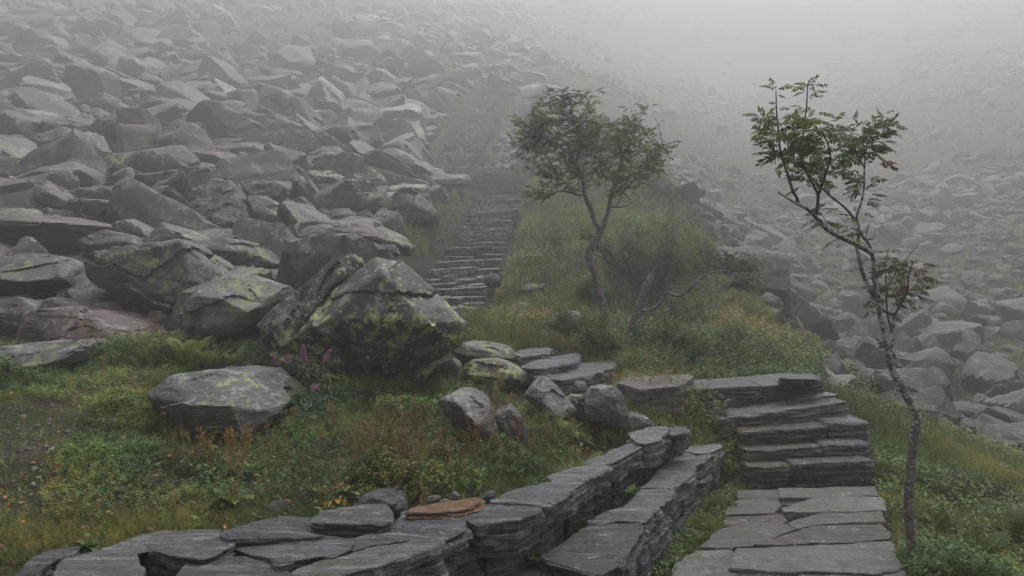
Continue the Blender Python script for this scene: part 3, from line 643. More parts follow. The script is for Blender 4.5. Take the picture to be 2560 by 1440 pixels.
def build_scree():
    r_ = np.random.default_rng(9); n = len(sx)
    e = .3; gx = (Hg(sx+e, sy)-Hg(sx-e, sy))/(2*e); gy = (Hg(sx, sy+e)-Hg(sx, sy-e))/(2*e)
    az = r_.uniform(0, 2*np.pi, n); tx = r_.normal(0, .36, n)+np.arctan(gy)*.55; ty = r_.normal(0, .36, n)-np.arctan(gx)*.55
    R = np.einsum('nij,njk->nik', np.einsum('nij,njk->nik', rotx(tx), roty(ty)), rotz(az))
    sc = np.stack([ss*r_.uniform(.9, 1.25, n), ss*r_.uniform(.85, 1.15, n), ss*r_.uniform(.85, 1.5, n)], -1)
    lift = ss*r_.uniform(.05, .38, n)
    meshes = []
    for k, (kd, (V, F)) in enumerate(LIB):
        meshes.append((kd, {}))
    rows = []
    for i in np.nonzero(single)[0]:
        k = int(r_.integers(len(LIB))); kd = LIB[k][0]
        if sx[i] > 4.5: mn = 'M_FAR'
        else: mn = r_.choice(['M_ROCKS', 'M_ROCKS', 'M_ROCK', 'M_PALE', 'M_LICH'], p=[.4, .28, .22, .10, .0])
        cache = meshes[k][1]
        if mn not in cache:
            V, F = LIB[k][1]; cache[mn] = mk('boulder', V, F, True, np.full(len(V), (k*.317) % 1), sharp=26); cache[mn].materials.append(globals()[mn])
        o = link('boulder', cache[mn]); M = Matrix(R[i].tolist()).to_4x4()
        o.rotation_euler = M.to_euler(); o.location = (sx[i], sy[i], sz[i]+lift[i]); o.scale = sc[i]
        pl, grp = place_phrase(su[i], sv[i]); px = ss[i]/sy[i]*FX
        size = 'large' if px > 95 else 'medium' if px > 55 else 'small'
        shape = {'block': 'angular boulder', 'slab': 'flat slab', 'wedge': 'wedge-shaped block'}[kd]
        rows.append((o, f'{size} {TONES[mn]} {shape} {pl}', grp, su[i], sv[i]))
    by = {}
    for r in rows: by.setdefault(r[1], []).append(r)
    names = ['leftmost', 'second from the left', 'third from the left', 'fourth from the left', 'fifth from the left', 'sixth from the left', 'seventh from the left', 'eighth from the left', 'ninth from the left']
    for lab, rs in by.items():
        rs.sort(key=lambda r: r[3])
        for j, (o, _, grp, _u, _v) in enumerate(rs):
            L = lab if len(rs) == 1 else (f'{lab}, rightmost such' if j == len(rs)-1 else f'{lab}, {names[min(j, 8)]} such')
            w = L.split()
            tag(o, ' '.join(w[:16]), 'boulder', f'loose blocks of the {grp}')
    # everything smaller or farther: one mass
    parts = []; rest = np.nonzero(~single)[0]; kk = r_.integers(0, 14, len(rest))+14*((ss/sy)[rest] < .018)
    
    for k, (kd, (V, F)) in enumerate(LIB_LO):
        idx = rest[(kk == k)]
        if not len(idx): continue
        M = R[idx]*sc[idx][:, None, :]; T = np.stack([sx[idx], sy[idx], sz[idx]+lift[idx]*.8], -1)
        parts.append(inst(V, F, M, T, r_.uniform(0, 1, len(idx))))
    # small stones that fill the gaps between the blocks
    N = 30000; y = np.exp(r_.uniform(np.log(7.8), np.log(80), N)); x = r_.uniform(-.95, .9, N)*(y+1)
    z = Hg(x, y); u, v = proj(np.stack([x, y, z], -1)); k = scree_density(x, y, z, u, v); ok = (r_.uniform(0, 1, N) < k) & (v > -30)
    x, y, z = x[ok], y[ok], z[ok]; n2 = len(x); s2 = r_.uniform(.08, .26, n2)*np.clip(y/12, .8, 2.4)
    R2 = np.einsum('nij,njk->nik', rotx(r_.normal(0, .5, n2)), rotz(r_.uniform(0, 6.3, n2)))
    V, F = random_rock(3, 2, 'block')[:2]; V1, F1 = random_rock(6, 2, 'slab')[:2]; h = r_.uniform(0, 1, n2) < .5
    for VV, FF, m in ((V, F, h), (V1, F1, ~h)):
        parts.append(inst(VV, FF, R2[m]*s2[m][:, None, None], np.stack([x[m], y[m], z[m]-s2[m]*.12], -1), r_.uniform(0, 1, m.sum())))
    V, F, Rr = cat(parts); o = link('scree', mk('scree', V, F, True, Rr, sharp=30), M_ROCKS)
    o.data.materials.append(M_FAR); o.data.polygons.foreach_set('material_index', (V[F[:, 0], 0] > 4.5+.0*V[F[:, 0], 0]).astype(np.int32))
    tag(o, 'mass of small and distant purple-grey stones filling the scree slopes', None, None, 'stuff')
build_scree()
# ------------------------------------------------------------------ dressed stone: slabs split along their layers
M_SLAB = slabmat('grey_schist', (.132, .146, .158), (.088, .098, .110), ang=.15)
M_SLAB_L = slabmat('pale_schist', (.215, .220, .222), (.150, .157, .162), vein=(.42, .43, .43), ang=-.2)
M_SLAB_D = slabmat('dark_blue_schist', (.084, .091, .101), (.058, .063, .072), vein=(.22, .24, .26), rough=.38, ang=.05)
M_SLAB_B = slabmat('brown_schist', (.125, .116, .102), (.085, .080, .073), vein=(.26, .25, .22), ang=.1, warm=(.085, .075, .045))
M_SLAB_R = slabmat('reddish_gneiss_slab', (.135, .098, .092), (.100, .080, .078), vein=(.22, .18, .17), ang=.2)
M_FLAG = slabmat('path_schist', (.175, .176, .162), (.125, .129, .124), vein=(.25, .25, .23), rough=.5, ang=.3, warm=(.115, .105, .085))
M_FLAG_R = slabmat('purple_flagstone', (.125, .092, .088), (.098, .078, .074), vein=(.2, .16, .15), rough=.5, ang=.25)
M_ORANGE = slabmat('rusty_stone', (.44, .23, .10), (.36, .19, .095), vein=(.33, .2, .11), ang=.1)
def refine(poly, step, jag, r_):
    """walk round a corner list, adding broken-edge points"""
    out = []
    n = len(poly)
    for i in range(n):
        a = np.array(poly[i], float); b = np.array(poly[(i+1) % n], float); L = np.linalg.norm(b-a); k = max(1, int(L/step))
        for j in range(k): out.append(a+(b-a)*j/k)
    return np.array(out)
def slab_geo(poly, zt, th, seed=0, step=.018, jag=.013, tilt=(0, 0), layers=7, round_=.004, sag=.005, bulge=.024, under=.0):
    """poly: plan corners (x,y). Flat worn top, sides broken back layer by layer, gently uneven"""
    r_ = np.random.default_rng(seed+500); poly = np.array([p[:2] for p in poly], float)
    area = .5*np.sum(poly[:, 0]*np.roll(poly[:, 1], -1)-np.roll(poly[:, 0], -1)*poly[:, 1])
    if area < 0: poly = poly[::-1]
    O = refine(poly, step, jag, r_); n = len(O); c = O.mean(0)
    # soften the drawn corners
    for _ in range(1): O = O*.5+(np.roll(O, 1, 0)+np.roll(O, -1, 0))*.25
    T = np.roll(O, -1, 0)-np.roll(O, 1, 0); N = np.stack([T[:, 1], -T[:, 0]], -1); N /= np.maximum(np.linalg.norm(N, axis=1, keepdims=True), 1e-6)
    s0 = seed*1.7+3
    low = fbm(np.concatenate([O*4+s0, np.zeros((n, 1))], 1), seed, 3)*jag*1.6
    low -= np.clip(vn(np.concatenate([O*9+s0, np.ones((n, 1))], 1), seed+2)-.35, 0, 1)*jag*3
    edge = O+N*low[:, None]; arc = np.r_[0, np.cumsum(np.linalg.norm(np.diff(edge, axis=0), axis=1))]
    rings = []; zr = []
    width = np.sqrt(abs(area)); K = 10
    for k in range(1, K+1):          # top, from the middle outwards
        f = (k/K)**.8; q_ = c+(edge-c)*f
        q_ = q_ if k < K else edge-N*round_
        rings.append(q_); zr.append(np.zeros(n))
    zs = [-.0025-round_*.3]+[-round_]+[-(round_+(th-round_)*(j/layers)) for j in range(1, layers+1)]
    offs = []
    for j, zz in enumerate(zs):
        if j == 0: o_ = -N*(round_*.25); rings.append(edge+o_); zr.append(np.full(n, zz)); continue
        lay = vn(np.concatenate([edge*5+s0, np.full((n, 1), j*9.7)], 1), seed+4)*bulge + vn(np.concatenate([edge*22+s0, np.full((n, 1), j*5.1)], 1), seed+5)*bulge*.55
        sid = np.floor(arc/.14+.8*vn(np.stack([arc*3, np.full(n, j//3*1.7), arc*0], -1), seed+11)+(j//3)*.37); lay += (_h(sid, sid*0+(j//3), sid*0, seed+12)-.5)*bulge*1.1
        lay -= under*(j/len(zs)); lay += _h(np.array([j]), np.array([seed]), np.array([0]), 3)*bulge*.7-bulge*.35
        q_ = edge+N*(lay*.9)[:, None]
        rings.append(q_); zr.append(np.full(n, zz)+vn(np.concatenate([edge*3, np.full((n, 1), j)], 1), seed+7)*th*.03)
        if j < len(zs)-1:            # a small ledge between layers
            rings.append(q_+N*(vn(np.concatenate([edge*7+s0, np.full((n, 1), j*3.3)], 1), seed+8)*bulge*.5)[:, None]); zr.append(np.full(n, zz-(th/layers)*.75))
    V = [np.array([[c[0], c[1], 0]])]
    for a, b in zip(rings, zr): V.append(np.concatenate([a, b[:, None]], 1))
    V.append(np.array([[c[0], c[1], -th]])); V = np.concatenate(V); m = len(rings)
    i = np.arange(n); j = (i+1) % n; F = [np.stack([np.zeros(n, int), 1+i, 1+j, 1+j], -1)]
    for k in range(m-1):
        a = 1+k*n; b = a+n; F.append(np.stack([a+i, b+i, b+j, a+j], -1))
    a = 1+(m-1)*n; F.append(np.stack([a+j, a+i, np.full(n, len(V)-1), np.full(n, len(V)-1)], -1)); F = np.concatenate(F)
    tri = np.concatenate([F[:, [0, 1, 2]], F[:, [0, 2, 3]]]); tri = tri[(tri[:, 0] != tri[:, 1]) & (tri[:, 1] != tri[:, 2]) & (tri[:, 0] != tri[:, 2])]
    top = np.clip(1+V[:, 2]/max(th*.3, 1e-3), 0, 1)
    V[:, 2] += (fbm(np.concatenate([V[:, :2]*3.0+s0, np.zeros((len(V), 1))], 1), seed+3, 3)*sag*3+vn(np.concatenate([V[:, :2]*16, np.zeros((len(V), 1))], 1), seed+6)*sag*.5)*top
    V[:, 2] += (V[:, 0]-c[0])*tilt[0]+(V[:, 1]-c[1])*tilt[1]+zt
    V = V-np.array([c[0], c[1], zt]); return V, tri, np.array([c[0], c[1], zt])
def slab(name, poly, zt, th, mat, parent=None, **kw):
    V, F, c = slab_geo(poly, zt, th, **kw); me = mk(name, V, F, True, np.full(len(V), (kw.get('seed', 0)*.391) % 1), sharp=32)
    N_ = np.empty(len(me.polygons)*3, np.float32); me.polygons.foreach_get('normal', N_); me.polygons.foreach_set('use_smooth', N_.reshape(-1, 3)[:, 2] > .75)
    o = link(name, me, mat, parent)
    o.location = c; return o
def grow(pl, name):
    pl = np.array([p[:2] for p in pl]); c = pl.mean(0); e = .016 if name == 'flagstone' else -.003
    d = pl-c; return c+d*(1+e/np.linalg.norm(d, axis=1, keepdims=True))
def pxslab(name, px, z, th, mat, parent=None, **kw):
    return slab(name, grow([PZ(u, v, z) for u, v in px], name), z, th, mat, parent, **kw)
def block_face(a, b, zt, zb, depth, nrm, seed, mat, name, parent, jag=.01):
    """one stone of a wall face between plan points a and b"""
    a, b, nrm = (np.array(q_[:2], float) for q_ in (a, b, nrm))
    r_ = np.random.default_rng(seed); g = .011
    t = (b-a)/np.linalg.norm(b-a); a = a+t*g; b = b-t*g; pr = r_.uniform(-.035, .012)
    poly = [a+nrm*pr, b+nrm*(pr+r_.uniform(-.012, .012)), b-nrm*depth, a-nrm*depth]
    return slab(name, poly, zt, zt-zb-.004, mat, parent, seed=seed, step=.03, jag=jag, bulge=.016, layers=max(3, int((zt-zb)/.022)), round_=.01)

# ---- the two-tier bench of dry stone along the path
bench = empty('dry_stone_wall', (0.2, 4.2, 0)); tag(bench, 'low two-tier dry stone bench wall of grey split slabs beside the paved path', 'stone wall')
def bpart(o): o.parent = bench; o.location = Vector(o.location)-Vector(bench.location); return o
CAPS = [  # top outline in the photograph, height, thickness, stone
    ([(30,1440),(72,1396),(122,1374),(206,1364),(200,1382),(128,1412),(95,1440)], .40, .07, M_SLAB_D, 'dark capstone at the far left end'),
    ([(130,1470),(142,1413),(172,1393),(275,1366),(345,1342),(420,1328),(556,1328),(560,1350),(420,1350),(352,1362),(340,1392),(348,1425),(330,1470)], .455, .12, M_SLAB_L, None),
    ([(350,1352),(420,1344),(560,1352),(588,1362),(572,1384),(508,1404),(440,1396),(368,1372)], .475, .11, M_SLAB, None),
    ([(512,1400),(560,1372),(586,1364),(590,1386),(566,1404)], .44, .09, M_SLAB_D, None),
    ([(580,1366),(650,1346),(760,1338),(892,1340),(905,1356),(862,1384),(760,1402),(690,1412),(680,1398),(640,1385)], .47, .10, M_SLAB, None),
    ([(566,1334),(640,1306),(700,1294),(812,1290),(814,1330),(806,1342),(650,1347),(570,1350)], .485, .10, M_SLAB, None),
    ([(440,1442),(470,1412),(505,1398),(600,1394),(690,1412),(728,1418),(742,1436),(700,1470),(460,1490)], .445, .11, M_SLAB, None),
    ([(742,1424),(850,1388),(930,1366),(1030,1350),(1104,1350),(1106,1362),(1062,1384),(958,1415),(850,1440),(760,1470),(735,1450)], .50, .14, M_SLAB_L, 'pale speckled capstone at the front corner'),
    ([(890,1346),(985,1312),(1020,1302),(1166,1298),(1168,1318),(1104,1352),(1030,1350),(930,1366),(870,1384)], .475, .16, M_SLAB, None),
    ([(985,1302),(1018,1276),(1080,1264),(1212,1262),(1348,1268),(1352,1280),(1300,1310),(1192,1316),(1168,1302),(1020,1304)], .47, .13, M_SLAB, None),
    ([(1232,1256),(1268,1228),(1310,1214),(1452,1190),(1464,1198),(1410,1236),(1362,1266),(1342,1270)], .475, .11, M_SLAB, None),
    ([(1366,1190),(1400,1170),(1460,1160),(1516,1154),(1530,1166),(1500,1180),(1462,1198),(1380,1202)], .465, .12, M_SLAB_L, None),
    ([(1466,1152),(1530,1120),(1560,1112),(1608,1104),(1618,1112),(1600,1124),(1552,1150),(1520,1158)], .475, .11, M_SLAB, None),
    ([(1568,1082),(1620,1070),(1670,1066),(1676,1076),(1648,1096),(1612,1104),(1580,1098)], .52, .16, M_SLAB_L, None),
    ([(1672,1068),(1700,1064),(1722,1066),(1718,1078),(1690,1086),(1676,1082)], .51, .12, M_SLAB_D, None),
    ([(820,1330),(900,1316),(990,1304),(985,1318),(900,1340),(812,1344)], .45, .09, M_SLAB_D, None)]
for k, (px, z, th, m, lab) in enumerate(CAPS):
    o = bpart(pxslab('capstone', px, z, th+.02, m, seed=k*5+1, sag=.005, tilt=((k*37 % 5-2)*.014, (k*23 % 5-2)*.014+.01), layers=6)); 
    if lab: tag(o, lab)
LOWER = [([(1700,1122),(1738,1112),(1802,1110),(1804,1120),(1778,1130),(1742,1134)], .275, .10, M_SLAB_L),
    ([(1652,1168),(1690,1131),(1742,1130),(1784,1126),(1772,1142),(1738,1168)], .262, .12, M_SLAB),
    ([(1598,1220),(1652,1170),(1742,1166),(1738,1180),(1692,1218)], .265, .11, M_SLAB),
    ([(1560,1268),(1600,1220),(1694,1216),(1690,1230),(1642,1266)], .262, .12, M_SLAB),
    ([(1476,1304),(1520,1272),(1645,1262),(1650,1272),(1612,1304)], .268, .10, M_SLAB_L),
    ([(1350,1392),(1430,1336),(1482,1300),(1616,1304),(1612,1334),(1548,1412),(1500,1440),(1380,1412)], .262, .13, M_SLAB_D)]
for k, (px, z, th, m) in enumerate(LOWER):
    bpart(pxslab('seat_slab', px, z, th, m, seed=k*5+101, layers=6))
bpart(pxslab('seat_slab', [(1092,1414),(1200,1408),(1372,1412),(1482,1432),(1540,1480),(1500,1560),(1120,1560)], .20, .16, M_SLAB_B, seed=133))
# faces below the caps, stone by stone, in uneven courses
def face_run(line, ztop, zbot, rows, seed, name, wmin, wmax, mats, skip=()):
    r_ = np.random.default_rng(seed); line = [np.array(p[:2]) for p in line]
    L = [0]; 
    for a, b in zip(line[:-1], line[1:]): L.append(L[-1]+np.linalg.norm(b-a))
    def at(s):
        s = min(max(s, 0), L[-1]-1e-6); i = max(k for k in range(len(line)-1) if L[k] <= s); t = (s-L[i])/(L[i+1]-L[i]); return line[i]+(line[i+1]-line[i])*t
    zz = [ztop-(ztop-zbot)*k/rows for k in range(rows+1)]
    for k in range(rows):
        s = -r_.uniform(0, .1)
        while s < L[-1]:
            w = r_.uniform(wmin, wmax); a, b = at(s), at(min(s+w, L[-1])); s += w
            if np.linalg.norm(b-a) < .05: continue
            t = (b-a)/np.linalg.norm(b-a); nrm = np.array([t[1], -t[0]])
            m = mats[int(r_.integers(len(mats)))]
            hz = r_.uniform(-.012, .012) if k < rows-1 else 0
            bpart(block_face(a-nrm*.0, b, zz[k]-.003, zz[k+1]+(.0 if k == rows-1 else hz*.2), .13, nrm, int(r_.integers(1e6)), m, name, None, jag=.012))
MM = [M_SLAB, M_SLAB, M_SLAB_L, M_SLAB_D]
face_run([p-np.array([.0, 0, 0]) for p in L1[3:]], .352, .15, 1, 11, 'face_stone', .16, .30, MM)
face_run(L2[2:], .150, -.06, 2, 12, 'face_stone', .14, .34, MM)
# ends that show
bpart(slab('face_stone', [PZ(1108,1362,.36), PZ(1166,1325,.36), PZ(1160,1290,.36), PZ(1060,1330,.36)], .325, .16, M_SLAB, seed=301, layers=5))
bpart(slab('face_stone', [PZ(960,1420,.36), PZ(1106,1366,.36), PZ(1060,1340,.36), PZ(900,1380,.36)], .35, .17, M_SLAB_D, seed=302, layers=5))
bpart(slab('face_stone', [PZ(1172,1330,.3), PZ(1300,1325,.3), PZ(1300,1290,.3), PZ(1180,1290,.3)], .335, .17, M_SLAB, seed=303, layers=5))
o = hero('upright mottled slab of rock closing the lower tier beside the path end', 5.95, [(1735,1190),(1770,1158),(1796,1140),(1806,1165),(1802,1210),(1788,1250),(1740,1275),(1728,1240)], [], .25, M_PALE, 5, name='end_stone', catg=None)
del o['label']; bpart(o); HEROES.pop()

# ---- loose stones lying on the back of the bench
def loose(label, px, z, th, mat, name='loose_stone', seed=1, **kw):
    o = pxslab(name, px, z, th, mat, seed=seed, **kw); tag(o, label, 'stone'); return o
loose('rust-orange flat slab lying on the back of the bench, pebbles on it', [(1003,1284),(1040,1268),(1100,1256),(1192,1244),(1206,1256),(1160,1276),(1080,1284)], .495, .05, M_ORANGE, seed=41, jag=.006)
loose('white-streaked slab with a broken right end behind the capstones', [(778,1306),(800,1282),(880,1266),(968,1262),(980,1290),(985,1304),(960,1310),(820,1308)], .52, .09, M_SLAB_L, seed=42)
o = hero('dark split rock behind the white-streaked slab', 3.95, [(876,1266),(905,1240),(960,1234),(1012,1252),(1022,1280),(1000,1302),(960,1290)], [], .22, M_SLAB_D, 5, name='loose_stone', catg='stone'); HEROES.pop()
o = hero('grey stone lying in the moss left of the white-streaked slab', 3.9, [(648,1290),(662,1266),(702,1262),(742,1280),(750,1304),(660,1310)], [], .2, M_SLAB, 5, name='loose_stone', catg='stone'); HEROES.pop()
o = hero('small white quartz pebble on the rust-orange slab', 3.98, [(1122,1246),(1136,1232),(1150,1240),(1148,1250),(1128,1252)], [], .05, M_PALE, 4, name='pebble', catg='stone'); HEROES.pop()
o = hero('small dark flat pebble at the middle of the rust-orange slab', 3.9, [(1096,1256),(1108,1250),(1124,1252),(1122,1263),(1098,1264)], [], .05, M_SLAB_D, 4, name='pebble', catg='stone'); HEROES.pop()
o = hero('thin dark pebble near the back edge of the rust-orange slab', 4.05, [(1062,1248),(1080,1242),(1104,1244),(1100,1254),(1066,1256)], [], .06, M_SLAB_D, 4, name='pebble', catg='stone'); HEROES.pop()
o = hero('dark tilted stone beside the right end of the rust-orange slab', 4.0, [(1202,1248),(1222,1230),(1240,1232),(1238,1250),(1218,1262),(1206,1260)], [], .08, M_SLAB_D, 4, name='loose_stone', catg='stone'); HEROES.pop()
o = hero('thin dark stone flat on the capstone behind the bench corner', 4.0, [(1238,1254),(1260,1246),(1288,1246),(1284,1258),(1246,1260)], [], .08, M_SLAB_D, 4, name='loose_stone', catg='stone'); HEROES.pop()
o = hero('reddish pebble lying on the pale flat boulder', 5.3, [(503,974),(509,965),(522,966),(525,974),(514,980)], [], .06, M_ROCK, 4, name='pebble', catg='stone'); HEROES.pop()

# ---- the paved path
path = empty('paved_path', (1.6, 4.6, 0)); tag(path, kind='structure')
FLAGS = [([(1845,1226),(1945,1223),(1942,1247),(1850,1246)], .02, M_FLAG), ([(1948,1222),(2186,1214),(2192,1239),(1990,1246),(1950,1246)], .03, M_FLAG),
    ([(1822,1272),(1850,1250),(1945,1249),(1948,1262),(1930,1280),(1820,1286)], .016, M_FLAG), ([(1958,1268),(2050,1242),(2098,1240),(2200,1241),(2206,1274),(2130,1278),(1962,1278)], .036, M_FLAG),
    ([(1972,1306),(2050,1284),(2200,1278),(2206,1304),(2110,1306),(2032,1314),(1995,1322)], .026, M_FLAG), ([(1812,1300),(1826,1286),(1940,1284),(1968,1300),(1950,1308),(1870,1304),(1820,1312)], .008, M_FLAG_R),
    ([(1752,1366),(1778,1342),(1808,1320),(1872,1306),(1962,1314),(1984,1324),(1930,1346),(1884,1362),(1800,1368)], .03, M_FLAG), ([(1886,1364),(1990,1330),(2040,1316),(2200,1308),(2222,1330),(2226,1346),(2110,1354),(1960,1366)], .034, M_FLAG_R),
    ([(1832,1424),(1846,1372),(2080,1361),(2222,1352),(2240,1380),(2250,1414),(2180,1432),(1988,1428)], .04, M_FLAG), ([(1684,1444),(1702,1404),(1742,1377),(1822,1374),(1834,1386),(1826,1420),(1834,1436),(1790,1446),(1740,1470)], .03, M_FLAG),
    ([(1800,1446),(1842,1432),(1985,1434),(1990,1520),(1780,1520)], .022, M_SLAB_D), ([(1998,1436),(2180,1438),(2256,1424),(2290,1520),(2000,1520)], .028, M_FLAG), ([(1950,1254),(2036,1252),(1985,1264),(1958,1262)], .004, M_SLAB_B), ([(1880,1330),(1900,1312),(1960,1310),(1976,1314),(1900,1318)], .0, M_SLAB_B),
    ([(1640,1600),(1700,1480),(1780,1478),(1770,1600)], .02, M_FLAG), ([(1860,1330),(1990,1306),(2040,1314),(1996,1328)], .005, M_SLAB_B)]
for k, (px, z, m) in enumerate(FLAGS):
    o = pxslab('flagstone', px, z, .07, m, path, seed=k*3+401, sag=.0035, bulge=.008, jag=.010, layers=3, tilt=((k*29 % 7-3)*.004, 0)); o.location = Vector(o.location)-Vector(path.location)

# ---- steps: each a row of one or two long blocks
def stairs(name, label, rows, loc):
    st = empty(name, loc); tag(st, label, 'stairs')
    for k, (segs) in enumerate(rows):
        for (u1, v1, u2, v2, d1, d2, h, dep, m, sd) in segs:
            a, b = P(u1, v1, d1), P(u2, v2, d2); t = (b-a)[:2]; L = np.linalg.norm(t); t = t/L; nrm = np.array([t[1], -t[0]])
            zt = (a[2]+b[2])/2; tl = (b[2]-a[2])/L
            poly = [a[:2], a[:2]*.5+b[:2]*.5+nrm*.012, b[:2], b[:2]-nrm*dep, a[:2]-nrm*dep]
            o = slab('step_block', poly, zt, h, m, None, seed=sd, step=.028, bulge=.020, jag=.014, layers=max(4, int(h/.02)), tilt=(tl*t[0], 0), round_=.012, sag=.005)
            o.parent = st; o.location = Vector(o.location)-Vector(loc)
    return st
stairs('stone_steps', 'five broad steps of dark split stone at the end of the paved path', [
    [(1872,1166,1976,1163,6.0,6.0,.20,.5,M_SLAB_B,501), (1984,1158,2184,1152,6.0,6.0,.195,.5,M_SLAB_D,502)],
    [(1862,1126,2052,1116,6.18,6.2,.15,.55,M_SLAB_B,503), (2060,1112,2174,1108,6.2,6.2,.15,.55,M_SLAB,504)],
    [(1850,1080,2066,1063,6.38,6.4,.17,.55,M_SLAB_B,505), (2072,1056,2176,1055,6.4,6.4,.19,.55,M_SLAB,506)],
    [(1796,1048,2120,1003,6.55,6.68,.16,.6,M_SLAB,507)], [(1770,1030,1850,1024,6.8,6.82,.12,.4,M_SLAB_D,509), (1990,998,2098,988,6.86,6.9,.12,.4,M_SLAB_L,510)],
    [(1706,974,1905,966,6.95,7.0,.20,.7,M_SLAB_D,511), (1909,964,2062,952,7.0,7.08,.20,.7,M_SLAB_D,512)]], (2.1, 6.6, 0))
# flat slabs that carry the way on from the top of the steps towards the clearing
for k, (lab, px, z, th, m) in enumerate([
    ('small dark slab behind the top step', [(1945,946),(1960,937),(2030,934),(2044,940),(2040,948)], .76, .06, M_SLAB_D),
    ('pinkish-ended flat slab in orange grass left of the top step', [(1540,958),(1560,946),(1640,940),(1728,934),(1734,944),(1700,964),(1600,974)], .735, .24, M_SLAB_R),
    ('wide layered ledge slab behind the upright mottled boulder', [(1330,945),(1380,914),(1450,906),(1534,903),(1540,920),(1470,940),(1400,950)], .76, .3, M_SLAB),
    ('thick layered ledge slab one level above the wide ledge slab', [(1306,916),(1340,896),(1440,882),(1452,890),(1440,906),(1370,920)], .84, .2, M_SLAB),
    ('thin top ledge slab in front of the trees', [(1284,886),(1300,874),(1370,866),(1380,872),(1368,884),(1300,892)], .89, .09, M_SLAB_L),
    ('brown ledge slab just right of the low rounded boulder', [(1356,966),(1380,952),(1450,946),(1470,956),(1440,970),(1370,974)], .60, .12, M_SLAB_B)]):
    o = pxslab('ledge_stone', px, z, th, m, seed=k*7+601, step=.035); tag(o, lab, 'stone slab')

# ---- the long far staircase climbing into the mist
def far_stairs(part_no):
    st_l = ('long dry stone staircase climbing from behind the huge boulder towards the trees', 'upper flight of the far stone stairs bending up into the mist')[part_no]
    loc = ((-.8, 12, 1.2), (-1.9, 34, 8.))[part_no]; st = empty('stone_staircase', loc)
    tag(st, st_l, 'stairs')
    r_ = np.random.default_rng(77+part_no)
    C = [P(u, v, d) for u, v, d in ((1085,812,10.6),(1112,765,11.8),(1130,715,13.0),(1185,640,15.2),(1216,560,18.2),(1248,484,22.0))]
    C2 = [P(u, v, d) for u, v, d in ((1140,430,24.6),(1150,392,26.0),(1158,362,27.6),(1185,320,29.5),(1208,285,31.5),(1240,240,34.5))]
    n_ = 0
    for line, rise, wd in (((C, .15, 1.42),), ((C2, .21, 1.7),))[part_no]:
        line = np.array(line); seg = np.r_[0, np.cumsum(np.linalg.norm(np.diff(line[:, :2], axis=0), axis=1))]
        z = line[0, 2]
        while z < line[-1, 2]:
            yy_ = np.interp(z, line[:, 2], line[:, 1]); kq = (yy_/8)**.26
            s = np.interp(z, line[:, 2], seg); x = np.interp(s, seg, line[:, 0]); y = np.interp(s, seg, line[:, 1])
            s2 = min(s+.5, seg[-1]); x2 = np.interp(s2, seg, line[:, 0]); y2 = np.interp(s2, seg, line[:, 1])
            f = np.array([x2-x, y2-y]); f = f/np.linalg.norm(f) if np.linalg.norm(f) > .01 else np.array([0, 1.]); f = f*.5+np.array([0, .5]); f /= np.linalg.norm(f)
            right = np.array([f[1], -f[0]]); w = (1.3*(yy_/13.8)**.5 if part_no == 0 else 1.95)*r_.uniform(.86, 1.14)
            cuts_ = [-.5]+sorted(r_.uniform(-.3, .3, r_.integers(1, 4)))+[.5]
            if r_.random() < .25: cuts_ = [-.5, r_.uniform(-.1, .2), .5]
            for a, b in zip(cuts_[:-1], cuts_[1:]):
                if n_ >= 98 or b-a < .1: continue
                pr = r_.uniform(-.14, .14)*kq; g = .006
                p0 = np.array([x, y])+right*(a*w+g)-f*pr; p1 = np.array([x, y])+right*(b*w-g)-f*(pr+r_.uniform(-.04, .04))
                poly = [p0, p1, p1+f*.7, p0+f*.7]; zt = z+.06+r_.uniform(-.045, .045)*kq
                m = [M_SLAB, M_SLAB_B, M_SLAB_L, M_SLAB_D, M_SLAB_R][int(r_.choice(5, p=[.30, .12, .40, .04, .14]))]
                o = slab('step_slab', poly, zt, rise*kq*1.25+.03, m, None, seed=int(r_.integers(1e5)), step=.05, jag=.05, bulge=.05, layers=5, tilt=(r_.normal(.05, .05), .05), round_=.012)
                o.parent = st; o.location = Vector(o.location)-Vector(loc); n_ += 1
            z += rise*kq*r_.uniform(.75, 1.25)
    # the stacked retaining edge on its right-hand side
    for row in range(12 if part_no == 0 else 0):
        for k in range(4):
            s = 0.0+k*.5+row*.22; c = C[0]+(C[2]-C[0])*min(1.6, s/3.2)
            base = c[2]-.75+row*.115
            if base > c[2]-.02 or base < float(Hg([c[0]+.7], [c[1]])[0])-.3: continue
            w = r_.uniform(.3, .5); x0 = c[0]+.50; y0 = c[1]+r_.uniform(-.05, .05)
            poly = [(x0-.15, y0), (x0+.22+r_.uniform(-.04, .04), y0+.05), (x0+.25, y0+w), (x0-.15, y0+w)]
            o = slab('edge_stone', poly, base+.12, .12, [M_SLAB_B, M_SLAB, M_PALE][int(r_.integers(3))], None, seed=int(r_.integers(1e5)), step=.06, jag=.02, bulge=.02, layers=3, round_=.015)
            o.parent = st; o.location = Vector(o.location)-Vector(loc)
    return st
far_stairs(0); far_stairs(1)
